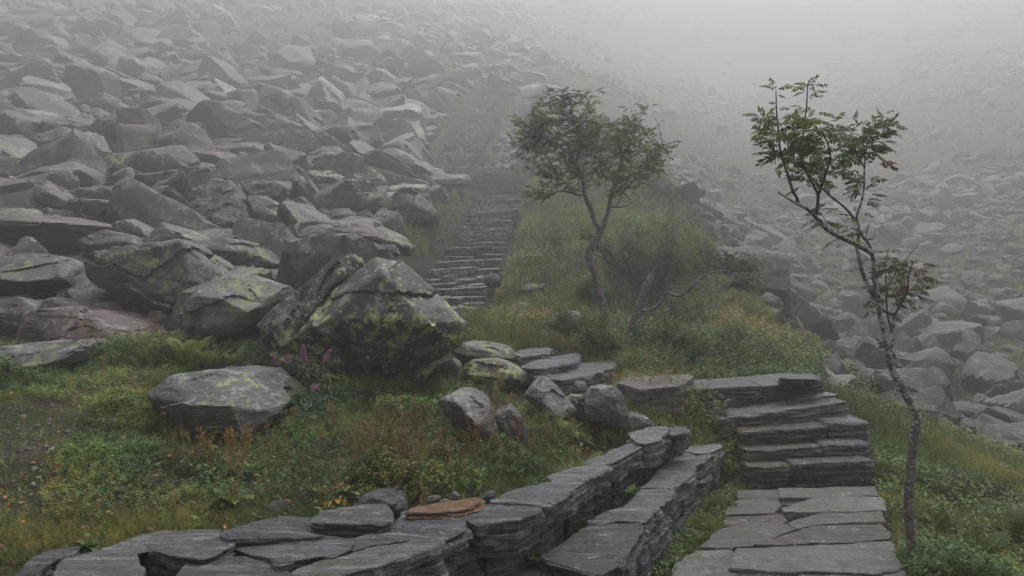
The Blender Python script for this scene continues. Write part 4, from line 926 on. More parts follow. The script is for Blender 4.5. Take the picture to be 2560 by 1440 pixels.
for k, (lab, u0, u1, v, d, th, m) in enumerate([('flat landing slab with a pinkish top at the bend of the far stairs', 1205, 1275, 432, 23.6, .35, M_SLAB_R), ('grey landing slab at the head of the lower far stairs', 1225, 1312, 462, 22.6, .3, M_SLAB),
    ('pale square block on the landing of the far stairs', 1200, 1242, 420, 24.2, .45, M_SLAB_L), ('thin slab left of the landing of the far stairs', 1165, 1215, 452, 23.2, .25, M_SLAB_B), ('wide pale slab above the landing on the right', 1200, 1300, 398, 25.5, .3, M_SLAB_L)]):
    a, b = P(u0, v, d), P(u1, v+3, d); dz = b[:2]-a[:2]
    o = slab('landing_stone', [a[:2], b[:2], b[:2]+[.1, 1.3], a[:2]+[-.1, 1.2]], a[2]+.08, th, m, seed=700+k, step=.06, jag=.05, bulge=.05, tilt=(-.03, .1)); tag(o, lab, 'stone slab')
# ------------------------------------------------------------------ rowan trees
def tube_geo(pts, rad, sides=8, sub=4):
    """smooth tapering tube along a chain of points"""
    pts = np.asarray(pts, float); rad = np.asarray(rad, float); n = len(pts)
    if n > 2 and sub > 1:
        q_ = np.concatenate([[2*pts[0]-pts[1]], pts, [2*pts[-1]-pts[-2]]]); out, ro = [], []
        for i in range(n-1):
            p0, p1, p2, p3 = q_[i:i+4]
            for t in np.arange(sub)/sub:
                out.append(.5*((2*p1)+(-p0+p2)*t+(2*p0-5*p1+4*p2-p3)*t*t+(-p0+3*p1-3*p2+p3)*t**3)); ro.append(rad[i]*(1-t)+rad[i+1]*t)
        out.append(pts[-1]); ro.append(rad[-1]); pts, rad = np.array(out), np.array(ro); n = len(pts)
    T = np.gradient(pts, axis=0); T /= np.linalg.norm(T, axis=1, keepdims=True)+1e-9
    A = np.cross(T, [.31, .93, .12]); A /= np.linalg.norm(A, axis=1, keepdims=True); B = np.cross(T, A)
    th = np.arange(sides)/sides*2*np.pi
    V = pts[:, None]+rad[:, None, None]*(A[:, None]*np.cos(th)[None, :, None]+B[:, None]*np.sin(th)[None, :, None])
    V = V.reshape(-1, 3); i = np.arange(sides); j = (i+1) % sides; F = []
    for k in range(n-1): F.append(np.stack([k*sides+i, k*sides+j, (k+1)*sides+j, (k+1)*sides+i], -1))
    V = np.concatenate([V, pts[-1:]+T[-1:]*rad[-1]]); e = len(V)-1
    F.append(np.stack([(n-1)*sides+i, (n-1)*sides+j, np.full(sides, e), np.full(sides, e)], -1)); F = np.concatenate(F)
    tri = np.concatenate([F[:, [0, 1, 2]], F[:, [0, 2, 3]]]); return V, tri[(tri[:, 0] != tri[:, 2]) & (tri[:, 1] != tri[:, 2])]
def chain(px, d, dd=None):
    return np.array([P(u, v, d+(dd[i] if dd is not None else 0)) for i, (u, v) in enumerate(px)])
def leaflet(L, w, fold=.25):
    V = np.array([(0, 0, 0), (L*.28, w*.42, fold*w), (L*.62, w*.5, fold*w), (L, 0, -L*.06), (L*.62, -w*.5, fold*w), (L*.28, -w*.42, fold*w), (L*.5, 0, -.0)])
    F = np.array([(0, 6, 1), (1, 6, 2), (2, 6, 3), (3, 6, 4), (4, 6, 5), (5, 6, 0)]); return V, F
def rowan_leaf(pairs=6, seed=0):
    """feather leaf of unit length, drooping, with its leaflets in pairs"""
    r_ = np.random.default_rng(seed); parts = []; LV, LF = leaflet(.31, .125)
    f = lambda t: np.array([t*(1-.06*t), 0, .10*math.sin(t*2.2)-.30*t*t])
    for k in range(pairs):
        t = .2+.72*k/(pairs-1); s = 1-.25*abs(t-.55); base = f(t)
        for sg in (1, -1):
            a = math.radians(60-14*t+r_.uniform(-14, 14))*sg
            M = rotz(np.array([a]))[0]@roty(np.array([r_.uniform(.15, .95)]))[0]@rotx(np.array([r_.uniform(-.8, .8)]))[0]*s
            parts.append((LV@M.T+base, LF, r_.uniform(-.05, .05)))
    M = roty(np.array([.5]))[0]*1.0; parts.append((LV@M.T+f(1.0)*.97, LF, 0.))
    ts = np.linspace(0, 1, 5); c = np.array([f(t) for t in ts]); w = .008
    V = np.concatenate([c+[0, w, 0], c-[0, w, 0]]); F = []
    for i in range(4): F += [(i, i+1, i+6), (i, i+6, i+5)]
    parts.append((V, np.array(F), 0.)); return cat(parts)
ROWAN = [rowan_leaf(p, k) for k, p in enumerate((6, 5, 6, 7))]
M_ROWAN = leafmat('rowan_leaf', [(0, (.050, .090, .034)), (.45, (.080, .130, .044)), (.8, (.125, .175, .055)), (.93, (.17, .18, .055)), (1, (.22, .05, .03))], .4, .4)
M_ROWAN_B = leafmat('bronzed_rowan_leaf', [(0, (.060, .090, .034)), (.5, (.10, .115, .04)), (.82, (.14, .10, .045)), (1, (.18, .06, .03))], .4, .4)
M_BARK = barkmat('rowan_bark', (.075, .055, .050), (.150, .120, .110), 1.0)
M_BARK2 = barkmat('wet_grey_bark', (.080, .066, .060), (.145, .12, .11), .45)
M_TWIG = barkmat('twig_bark', (.040, .032, .030), (.075, .058, .052), .1)
def put_leaves(bases, dirs, sizes, r_, var=None):
    """one joined mesh of feather leaves"""
    bases, dirs, sizes = map(np.asarray, (bases, dirs, sizes)); n = len(bases); out = []; kk = r_.integers(0, len(ROWAN), n)
    rr = np.clip(r_.beta(2, 2.4, n), 0, .96) if var is None else var
    rr = np.where(r_.random(n) < .004, .995, rr)
    for k, (V, F, T) in enumerate(ROWAN):
        m = kk == k
        if not m.any(): continue
        up = np.array([0, 0, 1.])+r_.normal(0, .6, (m.sum(), 3))
        M = frame(dirs[m], up)*sizes[m][:, None, None]
        out.append(inst(V, F, M, bases[m], rr[m], T))
    return cat(out)
def near_tree():
    D = 4.35; k_ = D/FX/2; r_ = np.random.default_rng(4)
    loc = Vector(P(2283, 1475, D)); root = empty('rowan_tree', loc)
    tag(root, 'thin crooked rowan with lichen-spotted trunk standing at the right edge of the path', 'tree')
    def part(name, geos, mat, parent=root):
        V, F, R = cat([(g[0], g[1], .3) for g in geos]); o = link(name, mk(name, V-np.array(loc), F, True, R), mat); o.parent = parent; return o
    def ch(px, w, w2, off=0, sides=8, sub=5, wob=None):
        n = len(px); dd = np.full(n, off, float) if wob is None else off+np.linspace(0, wob, n)
        pts = chain(px, D, dd); t = np.linspace(0, 1, n); rad = (w*(1-t)+w2*t)*k_
        return pts, tube_geo(pts, rad, sides, sub)
    tr = [(2284,1500),(2283,1419),(2275,1340),(2270,1257),(2277,1173),(2284,1098),(2291,1048),(2281,1019),(2262,982),(2243,948),(2229,919),(2219,882),(2213,840),(2201,786),(2194,739),(2189,702),(2185,669),(2181,635),(2178,622)]
    pts = chain(tr, D); ww = np.interp(np.arange(len(tr)), [0, 1, 2, 6, 9, 12, 15, 18], [40, 28, 23, 21, 18, 15, 12, 8]); ww[6] += 4; ww[9] += 4
    # knobbly: old branch scars
    V, F = tube_geo(pts, ww*k_, 14, 12); c = V.mean(0); n1 = fbm(V*[30, 30, 14], 5, 3); cen = V
    Vx = V.copy(); Vx[:, 0] += n1*.006; Vx[:, 1] += vn(V*25, 9)*.005
    trunk = part('trunk', [(Vx, F)], M_BARK)
    stubs = [ch([(2206,868),(2200,856),(2196,846)], 16, 9)[1], ch([(2249,960),(2244,972),(2238,984)], 14, 8)[1], ch([(2290,1040),(2296,1030),(2300,1020)], 12, 5)[1]]
    B = {}
    br = {'left': ([(2181,632),(2150,615),(2103,593),(2070,575),(2049,554),(2029,531),(2019,523),(1996,511),(1972,497),(1947,481)], 15, 4, -.05, -.25),
          'l_up': ([(1996,511),(1992,494),(1982,477),(1969,434),(1957,400),(1950,370),(1947,336),(1942,285),(1941,262),(1940,226)], 8, 2.5, -.22, -.1),
          'm_stem': ([(2040,540),(2044,514),(2046,487)], 8, 7, -.12, -.05),
          'm_left': ([(2046,487),(2030,455),(2012,423),(2004,380),(2010,319),(2017,259),(2019,215),(2026,198)], 6.5, 2.2, -.18, .1),
          'm_right': ([(2046,487),(2058,455),(2069,420),(2076,403),(2073,370),(2059,336),(2050,318)], 6.5, 2.5, -.18, -.3),
          'cross': ([(2137,548),(2118,525),(2103,511),(2069,484),(2036,450),(2010,422),(1992,403)], 7, 3, .0, .12),
          'upright': ([(2189,749),(2177,726),(2160,692),(2150,655),(2143,618),(2147,585),(2146,561),(2142,541),(2153,507),(2160,467),(2161,430),(2162,386),(2157,350),(2160,318)], 11, 3, .03, .16),
          'spur': ([(2179,625),(2168,604),(2156,590),(2148,572)], 8, 6, .0, .1),
          'u_r': ([(2161,395),(2172,350),(2192,325),(2204,308),(2209,285)], 4.5, 2, .14, .2),
          'u_l': ([(2162,420),(2140,380),(2128,340),(2135,318)], 4, 2, .14, .0),
          'side': ([(2240,900),(2231,870),(2231,837),(2235,790)], 11, 8, .03, .05),
          's_join': ([(2197,762),(2206,774),(2220,782),(2234,786)], 7, 6, .0, .05),
          's_l': ([(2231,830),(2222,800),(2217,770),(2216,729),(2214,669),(2222,620)], 6, 2, .05, .1),
          's_r': ([(2235,790),(2251,763),(2268,729),(2271,696),(2280,662),(2296,650)], 6, 2, .05, -.12),
          's_bare': ([(2216,735),(2232,695),(2250,668),(2275,635),(2297,611)], 4, 1.5, .06, .1),
          'tw1': ([(2103,593),(2094,572),(2094,548)], 3.5, 1.2, 0, .02), 'tw2': ([(2070,575),(2060,545),(2050,536)], 3, 1.5, 0, .05), 'tw3': ([(2163,600),(2172,560),(2173,560)], 2.5, 1, 0, 0),
          'tw4': ([(2150,585),(2165,575),(2174,560)], 3, 1.5, .1, .1), 'tw5': ([(2156,660),(2160,650),(2166,640)], 3, 1, 0, 0)}
    for k, (px, w, w2, off, wob) in br.items():
        pts_, g = ch(px, w, w2, off, 7, 5, wob)
        B[k] = pts_; part('branch', [g], M_TWIG if w < 10 else M_BARK)
    part('branch_stub', stubs, M_BARK)
    # leaf sprays: (chain, from, to fraction, leaves, size)
    bases, dirs, sz = [], [], []
    def spray(pts_, a, b, n, size, spread=1.0, out=None):
        n = max(2, int(n*(.95 if n > 20 else 1.2))); size *= .82
        L = np.r_[0, np.cumsum(np.linalg.norm(np.diff(pts_, axis=0), axis=1))]; L /= L[-1]
        for t in r_.uniform(a, b, n):
            p_ = np.array([np.interp(t, L, pts_[:, i]) for i in range(3)])
            az = r_.uniform(0, 2*np.pi); el = r_.uniform(-.35, .7)
            d = np.array([math.cos(az)*math.cos(el), math.sin(az)*math.cos(el)*.8, math.sin(el)*.9])
            tw = d*r_.uniform(.0, .05)*spread
            bases.append(p_+tw); dirs.append(d); sz.append(size*r_.uniform(.7, 1.15))
    spray(B['l_up'], .40, .75, 62, .135, 2.2); spray(B['l_up'], .30, .42, 8, .11); spray(B['l_up'], .75, .97, 7, .085, .2); 
    for t in (0, 1, 2): bases.append(B['l_up'][-1]); a = t*2.1; dirs.append(np.array([math.cos(a), math.sin(a)*.4, .5])); sz.append(.085)
    spray(B['m_left'], .35, .72, 34, .125, 1.4); spray(B['m_left'], .72, .98, 10, .11, .3); spray(B['m_right'], .25, 1, 60, .13, 2.0); spray(B['cross'], .6, 1, 34, .12, 2.0)
    spray(B['upright'], .66, 1, 52, .135, 2.2); spray(B['u_r'], .1, .75, 40, .13, 2.6); spray(B['u_r'], .7, 1, 6, .08, .2); spray(B['u_l'], .3, 1, 22, .12, 1.2); spray(B['upright'], .56, .66, 9, .1); spray(B['upright'], .3, .5, 10, .085); spray(B['upright'], .15, .3, 4, .07)
    spray(B['left'], .55, .7, 7, .1); spray(B['tw1'], .3, 1, 2, .08); spray(B['tw2'], .2, 1, 5, .09); spray(B['left'], .15, .3, 5, .09); spray(B['m_stem'], 0, .5, 3, .09); spray(B['m_left'], 0.1, .35, 10, .12, .8); spray(B['spur'], .4, 1, 7, .08)
    V, F, R = put_leaves(bases, dirs, sz, r_); o = link('foliage', mk('foliage', V-np.array(loc), F, True, np.clip(R, 0, 1)), M_ROWAN); o.parent = root
    bases, dirs, sz = [], [], []
    spray(B['s_l'], .25, .9, 34, .105, 1.6); spray(B['s_r'], .2, .9, 40, .11, 1.8); spray(B['s_bare'], 0, .6, 22, .105, 1.5); spray(B['s_l'], .85, 1, 4, .08); spray(B['s_r'], .85, 1, 4, .08)
    V, F, R = put_leaves(bases, dirs, sz, r_); o = link('foliage', mk('foliage', V-np.array(loc), F, True, np.clip(R, 0, 1)), M_ROWAN_B); o.parent = root; tag(o, 'bronzed lower leaves')
near_tree()
def crown_tree(label, D, trunk, wid, limbs, clusters, leaf, nleaf, ntw, seed, extra=(), bark=None, name='rowan_tree', mat=None, deep=.55, stub=None):
    r_ = np.random.default_rng(seed); k_ = DD(D)/FX/2; base = P(*trunk[0], D); loc = base.copy(); root = empty(name, loc); tag(root, label, 'tree')
    n = len(trunk); w = np.interp(np.arange(n), np.linspace(0, n-1, len(wid)), wid)
    pts = chain(trunk, D); V, F = tube_geo(pts, w*k_, 12, 8); V = V+np.stack([vn(V*14, 3)*.012, vn(V*14, 4)*.012, V[:, 0]*0], -1)
    o = link('trunk', mk('trunk', V-loc, F, True, np.full(len(V), .4)), bark or M_BARK2); o.parent = root
    nodes = []
    for i, (px, w1, w2, dz) in enumerate(limbs):
        dd = np.linspace(0, dz, len(px)); p_ = chain(px, D, dd); p_[1:] += r_.normal(0, .012, p_[1:].shape)
        V, F = tube_geo(p_, np.linspace(w1, w2, len(px))*k_, 8, 5); o = link('branch', mk('branch', V-loc, F, True, np.full(len(V), .4)), bark or M_BARK2); o.parent = root
        nodes.append(p_[1:]); 
        for a, b in zip(p_[:-1], p_[1:]): nodes.append(np.array([a*.5+b*.5]))
    nodes = np.concatenate(nodes)
    bases, dirs, sz, tw = [], [], [], []
    W_ = np.array([c[2]*c[3]*(c[4] if len(c) > 4 else 1) for c in clusters], float); W_ /= W_.sum()
    for _ in range(ntw):
        c = clusters[r_.choice(len(clusters), p=W_)]
        a = r_.uniform(0, 2*np.pi); rr = math.sqrt(r_.uniform(0, 1)); end = P(c[0]+c[2]*rr*math.cos(a), c[1]+c[3]*rr*math.sin(a), D+r_.uniform(-deep, deep)*min(1, c[2]/60))
        dist = np.linalg.norm(nodes-end, axis=1)+np.maximum(0, nodes[:, 2]-end[2])*.8; s = nodes[np.argmin(dist+r_.uniform(0, .25, len(nodes)))]
        L = np.linalg.norm(end-s); mid = (s+end)/2+np.array([r_.normal(0, .12), r_.normal(0, .12), -.10])*L
        q_ = np.array([s, (s+mid)/2+r_.normal(0, .02, 3)*L*2, mid, (mid+end)/2+r_.normal(0, .02, 3)*L*2+[0, 0, .04*L], end]); tw.append(tube_geo(q_, np.linspace(.0065, .0018, 5)*(D/9.4)**.5*min(1.4, .6+L), 4, 2)+(.5,))
        m = max(3, int(nleaf/ntw))
        for t in r_.uniform(.45, 1.03, m):
            t = min(t, 1); i = min(3, int(t*4)); p_ = q_[i]+(q_[i+1]-q_[i])*(t*4-i); az = r_.uniform(0, 6.283); el = r_.uniform(-.4, .75)
            d = np.array([math.cos(az)*math.cos(el), math.sin(az)*math.cos(el), math.sin(el)]); bases.append(p_+d*r_.uniform(0, .07)); dirs.append(d); sz.append(leaf*r_.uniform(.7, 1.2))
    V, F, R = cat(tw); o = link('twigs', mk('twigs', V-loc, F, True, R), M_TWIG); o.parent = root; tag(o, kind='stuff')
    V, F, R = put_leaves(bases, dirs, sz, r_); o = link('crown', mk('crown', V-loc, F, True, np.clip(R, 0, 1)), mat or M_ROWAN); o.parent = root
    return root
crown_tree('taller misty rowan with a wide leafy crown and bent grey trunk, in the middle', 9.5,
    [(1517,905),(1515,877),(1512,803),(1508,763),(1498,722),(1488,685),(1478,662),(1471,635),(1481,615),(1498,588),(1508,565)], [24, 20, 17, 17, 14],
    [([(1508,567),(1518,541),(1525,517),(1528,484),(1540,462),(1549,440),(1557,410),(1552,380),(1546,340)], 13, 4, .15),
     ([(1504,578),(1488,554),(1478,524),(1465,491),(1457,455),(1448,432),(1434,396),(1421,370)], 13, 6, -.1), ([(1448,437),(1445,400),(1450,360),(1441,319),(1432,280),(1425,240)], 8, 3, -.25), ([(1434,396),(1400,366),(1370,352),(1340,330)], 6, 2.5, -.3),
     ([(1465,491),(1441,487),(1415,478),(1387,481),(1350,495),(1322,511)], 5.5, 2, -.35), ([(1455,450),(1421,427),(1395,440),(1372,448)], 5, 2, .25), ([(1525,517),(1555,517),(1580,505),(1606,491)], 5, 2, .2), ([(1528,484),(1560,470),(1600,440),(1630,400)], 6, 2, .35),
     ([(1552,400),(1575,360),(1590,320),(1592,285)], 5, 2, -.1), ([(1540,462),(1510,430),(1495,390),(1490,340)], 5, 2.5, .4), ([(1600,440),(1630,390),(1650,370),(1670,375)], 3.5, 1.5, .35)],
    [(1405,222,30,16,.8),(1455,238,40,24),(1385,262,60,30),(1325,300,48,34),(1300,345,28,38),(1365,325,75,45),(1440,310,70,50),(1500,330,50,45),(1540,350,60,50,.9),(1598,285,40,30,.8),(1575,330,45,40),(1645,375,32,36,.8),(1600,390,60,45),(1480,395,60,40,1.3),(1395,390,60,30),(1335,385,45,24,.8),(1370,440,50,28,.8),(1335,488,28,18,.7),(1560,440,70,34,1.1),(1520,470,40,20,.6),(1630,430,38,26,.6),(1450,460,25,20,.6)], .115, 1750, 330, 31)
crown_tree('leaning broken-topped tree behind the tall rowan, one pale limb reaching right', 9.2,
    [(1558,905),(1565,880),(1582,813),(1599,763),(1609,729),(1623,702),(1631,684)], [34, 26, 20, 17, 11],
    [([(1600,775),(1620,776),(1639,763),(1655,742),(1670,733),(1690,739),(1710,733),(1734,716),(1767,686),(1801,679),(1840,676),(1868,672)], 10, 3, -.3), ([(1734,716),(1752,722),(1767,733),(1800,722),(1834,709),(1862,706)], 5, 2, -.3), ([(1767,686),(1772,655),(1765,620)], 4, 1.5, -.25), ([(1801,679),(1815,660),(1828,640),(1850,632)], 3.5, 1.5, -.25),
     ([(1631,686),(1633,679),(1632,672)], 8, 2, 0), ([(1582,813),(1600,830),(1640,835),(1690,800),(1730,780)], 4, 1.5, -.2)],
    [(1870,650,45,20,1.2),(1885,700,34,16,1.2),(1830,655,30,22),(1775,640,26,22,.7),(1760,610,16,20,.5),(1880,675,30,16),(1730,700,30,18,.3),(1725,776,26,10,.3)], .085, 520, 90, 32, mat=M_ROWAN)
crown_tree('slender bent sapling stem between the two rowan trunks', 9.7, [(1566,770),(1566,745),(1555,710),(1535,680),(1515,650),(1500,625),(1490,612)], [7, 6, 5, 4],
    [([(1555,712),(1535,715),(1510,720),(1496,728)], 3, 1, .1), ([(1535,680),(1540,655),(1532,640)], 2.5, 1, .1)], [(1530,640,20,16),(1470,580,28,20,1.2),(1500,600,20,14)], .08, 90, 22, 33, name='sapling')
# ------------------------------------------------------------------ plants
def tri_leaf(L, w):      # a small cupped leaf
    V = np.array([(0, 0, 0), (L*.5, w*.5, L*.08), (L, 0, 0), (L*.5, -w*.5, L*.08)]); return V, np.array([(0, 2, 1), (0, 3, 2)])
def sprig(seed, h=1., n=16, leaf=.2, w=.11, spread=.28):
    """short stem set round with leaves; unit height"""
    r_ = np.random.default_rng(seed); parts = []; LV, LF = tri_leaf(leaf, w)
    lean = r_.uniform(-.3, .3, 2)
    for k in range(n):
        t = .15+.85*(k+r_.uniform(0, 1))/n; az = k*2.4+r_.uniform(-.3, .3); el = r_.uniform(-.2, .7); M = rotz(np.array([az]))[0]@roty(np.array([-el]))[0]@rotx(np.array([r_.uniform(-.6, .6)]))[0]*r_.uniform(.75, 1.2)
        parts.append((LV@M.T+np.array([lean[0]*t*t+math.cos(az)*spread*.3*t, lean[1]*t*t+math.sin(az)*spread*.3*t, t*h*.95]), LF, r_.uniform(-.10, .10)+(t-.5)*.12))
    V = np.array([(.008, 0, 0), (-.008, 0, 0), (lean[0], lean[1], h)]); parts.append((V, np.array([(0, 1, 2)]), -.2)); return cat(parts)
def tuft(seed, n=9, w=.022, curl=.5, seg=3):
    r_ = np.random.default_rng(seed); parts = []
    for k in range(n):
        az = r_.uniform(0, 6.283); L = r_.uniform(.55, 1.05); ln = r_.uniform(.1, .6); b = r_.uniform(-.06, .06, 2); ts = np.linspace(0, 1, seg+1); c = np.stack([b[0]+math.cos(az)*(ln*ts+curl*ts**2.4)*L*.5, b[1]+math.sin(az)*(ln*ts+curl*ts**2.4)*L*.5, L*(ts-.28*curl*ts**2.5)], -1)
        s = np.array([-math.sin(az), math.cos(az), 0])*w*.5; ww = (1-ts**1.6)[:, None]+.04
        V = np.concatenate([c+s*ww, c-s*ww]); F = []
        for i in range(seg): F += [(i, i+1, i+seg+2), (i, i+seg+2, i+seg+1)]
        parts.append((V, np.array(F), r_.uniform(-.1, .1)))
    return cat(parts)
def stalk(seed, n=9, w=.006):
    """a dry branched seed stalk of unit height"""
    r_ = np.random.default_rng(seed); parts = []; ln = r_.uniform(-.25, .25, 2)
    f = lambda t: np.array([ln[0]*t*t, ln[1]*t*t, t])
    V, F = tube_geo([f(0), f(.35), f(.7), f(1.)], [w, w*.8, w*.6, w*.3], 4, 2); parts.append((V, F, 0.))
    for k in range(n):
        t = r_.uniform(.4, .95); az = r_.uniform(0, 6.283); L = (1.05-t)*r_.uniform(.25, .6)+.06; e = f(t)+np.array([math.cos(az)*.4, math.sin(az)*.4, .9])*L
        V, F = tube_geo([f(t), (f(t)+e)/2+[math.cos(az)*.02, math.sin(az)*.02, 0], e], [w*.5, w*.45, w*.25], 3, 1); parts.append((V, F, .05))
        for j in range(4):
            q_ = f(t)+(e-f(t))*r_.uniform(.4, 1.05); LV, LF = tri_leaf(.03, .014); M = rotz(np.array([r_.uniform(0, 6.3)]))[0]@roty(np.array([r_.uniform(-1, 1)]))[0]; parts.append((LV@M.T+q_, LF, .2))
    return cat(parts)
SPR = [sprig(k, n=15+k % 3*3) for k in range(5)]
HERB = [sprig(20+k, n=11, leaf=.34, w=.13, spread=.5) for k in range(4)]
TUF = [tuft(k) for k in range(5)]
TUFN = [tuft(10+k, 14, .014, .7) for k in range(3)]
STK = [stalk(k) for k in range(5)]
M_BIL = leafmat('bilberry_leaf', [(0, (.040, .080, .020)), (.35, (.075, .150, .032)), (.6, (.14, .215, .045)), (.8, (.23, .25, .06)), (.92, (.22, .16, .05)), (1, (.22, .07, .03))], .45, .25)
M_HERB = leafmat('herb_leaf', [(0, (.045, .085, .028)), (.4, (.080, .145, .042)), (.7, (.15, .20, .055)), (.88, (.27, .24, .06)), (1, (.34, .16, .04))], .5, .3)
M_BLUE = leafmat('willowherb_leaf', [(0, (.040, .090, .052)), (.6, (.075, .150, .080)), (1, (.14, .21, .10))], .45, .25)
M_GRASS = leafmat('grass_blade', [(0, (.065, .115, .028)), (.4, (.125, .17, .042)), (.7, (.25, .23, .07)), (1, (.38, .26, .11))], .55, .3)
M_DRY = leafmat('dry_stalk', [(0, (.18, .10, .04)), (.5, (.33, .20, .07)), (1, (.45, .29, .09))], .7, .15)
M_RUST = leafmat('rust_stalk', [(0, (.13, .075, .04)), (.5, (.20, .125, .06)), (1, (.30, .21, .10))], .7, .15)
M_LITTER = leafmat('fallen_leaf', [(0, (.05, .03, .02)), (.4, (.14, .07, .03)), (.7, (.30, .13, .04)), (1, (.40, .22, .06))], .6, .1)
def pts_on_land(N, y0, y1, u0, u1, v0, v1, r_, fn=None, keepoff=True):
    y = np.exp(r_.uniform(np.log(y0), np.log(y1), N)); x = (r_.uniform(u0, u1, N)-1280)/FX*y; z = Hg(x, y); u, v = proj(np.stack([x, y, z], -1))
    ok = (v > v0) & (v < v1)
    if keepoff:
        near = y < 8
        ok &= ~(near & (inpoly(x, y, MIDP) & (x < 1.9)) & (y < 6.2)) & ~(near & inpoly(x, y, LOWP))
        ok &= ~((segdist(x, y, L1) < .26) & (y < 6.3) & (x < 1.2) & (r_.random(N) < .93))
        ok &= ~((y > 9.5) & (segdist(x, y, STAIR_C) < .72*(np.maximum(y, 8)/8)**.26))
        ok &= ~inpoly(x, y, [(1.88,5.9),(2.98,5.9),(2.98,6.9),(3.1,7.75),(1.68,7.75),(1.75,7.2),(1.98,6.8)])
    x, y, z, u, v = (a[ok] for a in (x, y, z, u, v))
    if fn is not None:
        k = fn(x, y, z, u, v); m = r_.random(len(x)) < k; x, y, z, u, v = (a[m] for a in (x, y, z, u, v))
    return x, y, z, u, v
def gsum(u, v, L):
    return sum(w*np.exp(-((u-a)/ru)**2-((v-b)/rv)**2) for a, b, ru, rv, w in L)
def cover(name, label, tmpl, x, y, z, size, mat, r_, rnd, tilt=.2, parts=None):
    n = len(x); kk = r_.integers(0, len(tmpl), n); out = []
    R = np.einsum('nij,njk->nik', np.einsum('nij,njk->nik', rotx(r_.normal(0, tilt, n)), roty(r_.normal(0, tilt, n))), rotz(r_.uniform(0, 6.283, n)))
    for k, (V, F, T) in enumerate(tmpl):
        m = kk == k
        if m.any(): out.append(inst(V, F, R[m]*size[m][:, None, None], np.stack([x[m], y[m], z[m]], -1), rnd[m], T))
    V, F, Rr = cat(out)
    if parts is not None: parts.append((V, F, Rr)); return
    o = link(name, mk(name, V, F, True, np.clip(Rr, .01, 1)), mat); tag(o, label, None, None, 'stuff'); return o
lump = lambda x, y, s=2.2, sd=5: fbm(np.stack([x, y], -1)*s, sd, 3)
def build_cover():
    r_ = np.random.default_rng(12)
    BIL = [(560,1130,210,70,1.3),(300,930,260,34,1.2),(950,1130,190,90,1.5),(1140,1160,150,60,1.3),(1010,1020,170,50,1.2),(1400,1085,110,55,1.3),(1230,965,90,26,1.2),(300,1060,130,55,.9),(40,965,120,26,.9),(800,1060,130,60,1.1),(1300,1120,90,50,1.2),(700,1150,100,60,1.0),(350,890,420,30,1.0),(1020,1100,120,60,.8),(480,1130,120,50,.8),(150,1160,120,40,.35),(550,1000,190,30,.5)]
    hole = [(560,1075,150,30,1.),(1190,1115,70,22,.8),(1390,1050,70,18,.8),(100,935,120,14,.8),(620,1215,170,24,.7),(420,1180,70,40,.7),(90,1080,110,60,.7)]
    f = lambda x, y, z, u, v: np.clip(gsum(u, v, BIL)+.05+.9*lump(x, y, 2.6)-1.6*gsum(u, v, hole), 0, 1)*((v > 890) | (u < 700))*(u < 1620)
    x, y, z, u, v = pts_on_land(80000, 3.6, 9.3, -300, 1640, 835, 1330, r_, f)
    lm = np.clip(lump(x, y, 2.6, 6)*1.4+.25, 0, 1)*np.clip(gsum(u, v, BIL), 0, 1); zz = z+lm*.19*r_.uniform(.2, 1, len(x)); sz = r_.uniform(.05, .115, len(x))*(.7+.6*lm)
    cover('bilberry', 'low carpet of small-leaved bilberry on the bank above the bench', SPR, x, y, zz, sz, M_BIL, r_, np.clip(.40+.75*lump(x, y, 1.5, 8)+r_.normal(0, .14, len(x)), 0, .99))
    # broad-leaved herbs in the same bank and round the wedge boulder
    f = lambda x, y, z, u, v: np.clip(gsum(u, v, [(1400,1090,140,50,1),(1000,1180,170,60,.8),(620,1200,140,40,.6),(1150,1100,180,80,.4),(350,1240,200,50,.35),(1600,1010,80,40,.7)]), 0, 1)*(u < 1700)
    x, y, z, u, v = pts_on_land(4500, 3.6, 8.2, -300, 1720, 900, 1330, r_, f)
    h1 = []; cover('herbs', '', HERB, x, y, z, r_.uniform(.07, .14, len(x)), M_HERB, r_, np.clip(.5+.3*lump(x, y, 1.2, 9)+r_.normal(0, .15, len(x)), 0, .97), parts=h1)
    # grass and moss between
    f = lambda x, y, z, u, v: np.clip(.05+.8*lump(x, y, 1.6, 14)-1.6*gsum(u, v, [(120,1080,150,60,1.),(60,1230,120,60,.8),(420,1180,90,40,.8),(300,1250,120,30,.6)])+gsum(u, v, [(350,870,420,25,.8)])+gsum(u, v, [(500,1300,500,40,.7),(1250,1200,160,28,.8),(1640,1010,70,45,1.2),(700,1290,120,30,.6),(330,950,150,30,.3),(1480,1160,60,20,.5),(40,1380,80,60,.9)]), 0, 1)*(u < 1760)
    x, y, z, u, v = pts_on_land(32000, 3.3, 9.3, -300, 1780, 835, 1440, r_, f)
    g1 = []; ob = np.clip(gsum(u, v, [(1640,1000,80,60,1.)]), 0, 1)
    cover('grass', '', TUFN, x, y, z, r_.uniform(.04, .11, len(x))*(1+1.2*ob), M_GRASS, r_, np.clip(.42+.5*lump(x, y, 1.1, 19)+r_.normal(0, .16, len(x))+.35*ob, 0, 1), parts=g1)
    n_ = 1500; x = r_.uniform(0, 1, n_); pp = [ground_hit(a, b) for a, b in ((1590,1040),(1620,1000),(1650,1030),(1680,1000),(1700,1040),(1600,970),(1240,960),(1560,1090))]
    xx = np.concatenate([q_[0]+r_.normal(0, .13, 150) for q_ in pp]); yy = np.concatenate([q_[1]+r_.normal(0, .13, 150) for q_ in pp])
    cover('grass', '', TUF+TUFN, xx, yy, Hg(xx, yy), r_.uniform(.12, .26, len(xx)), M_GRASS, r_, np.clip(.75+r_.normal(0, .18, len(xx)), 0, 1), parts=g1)
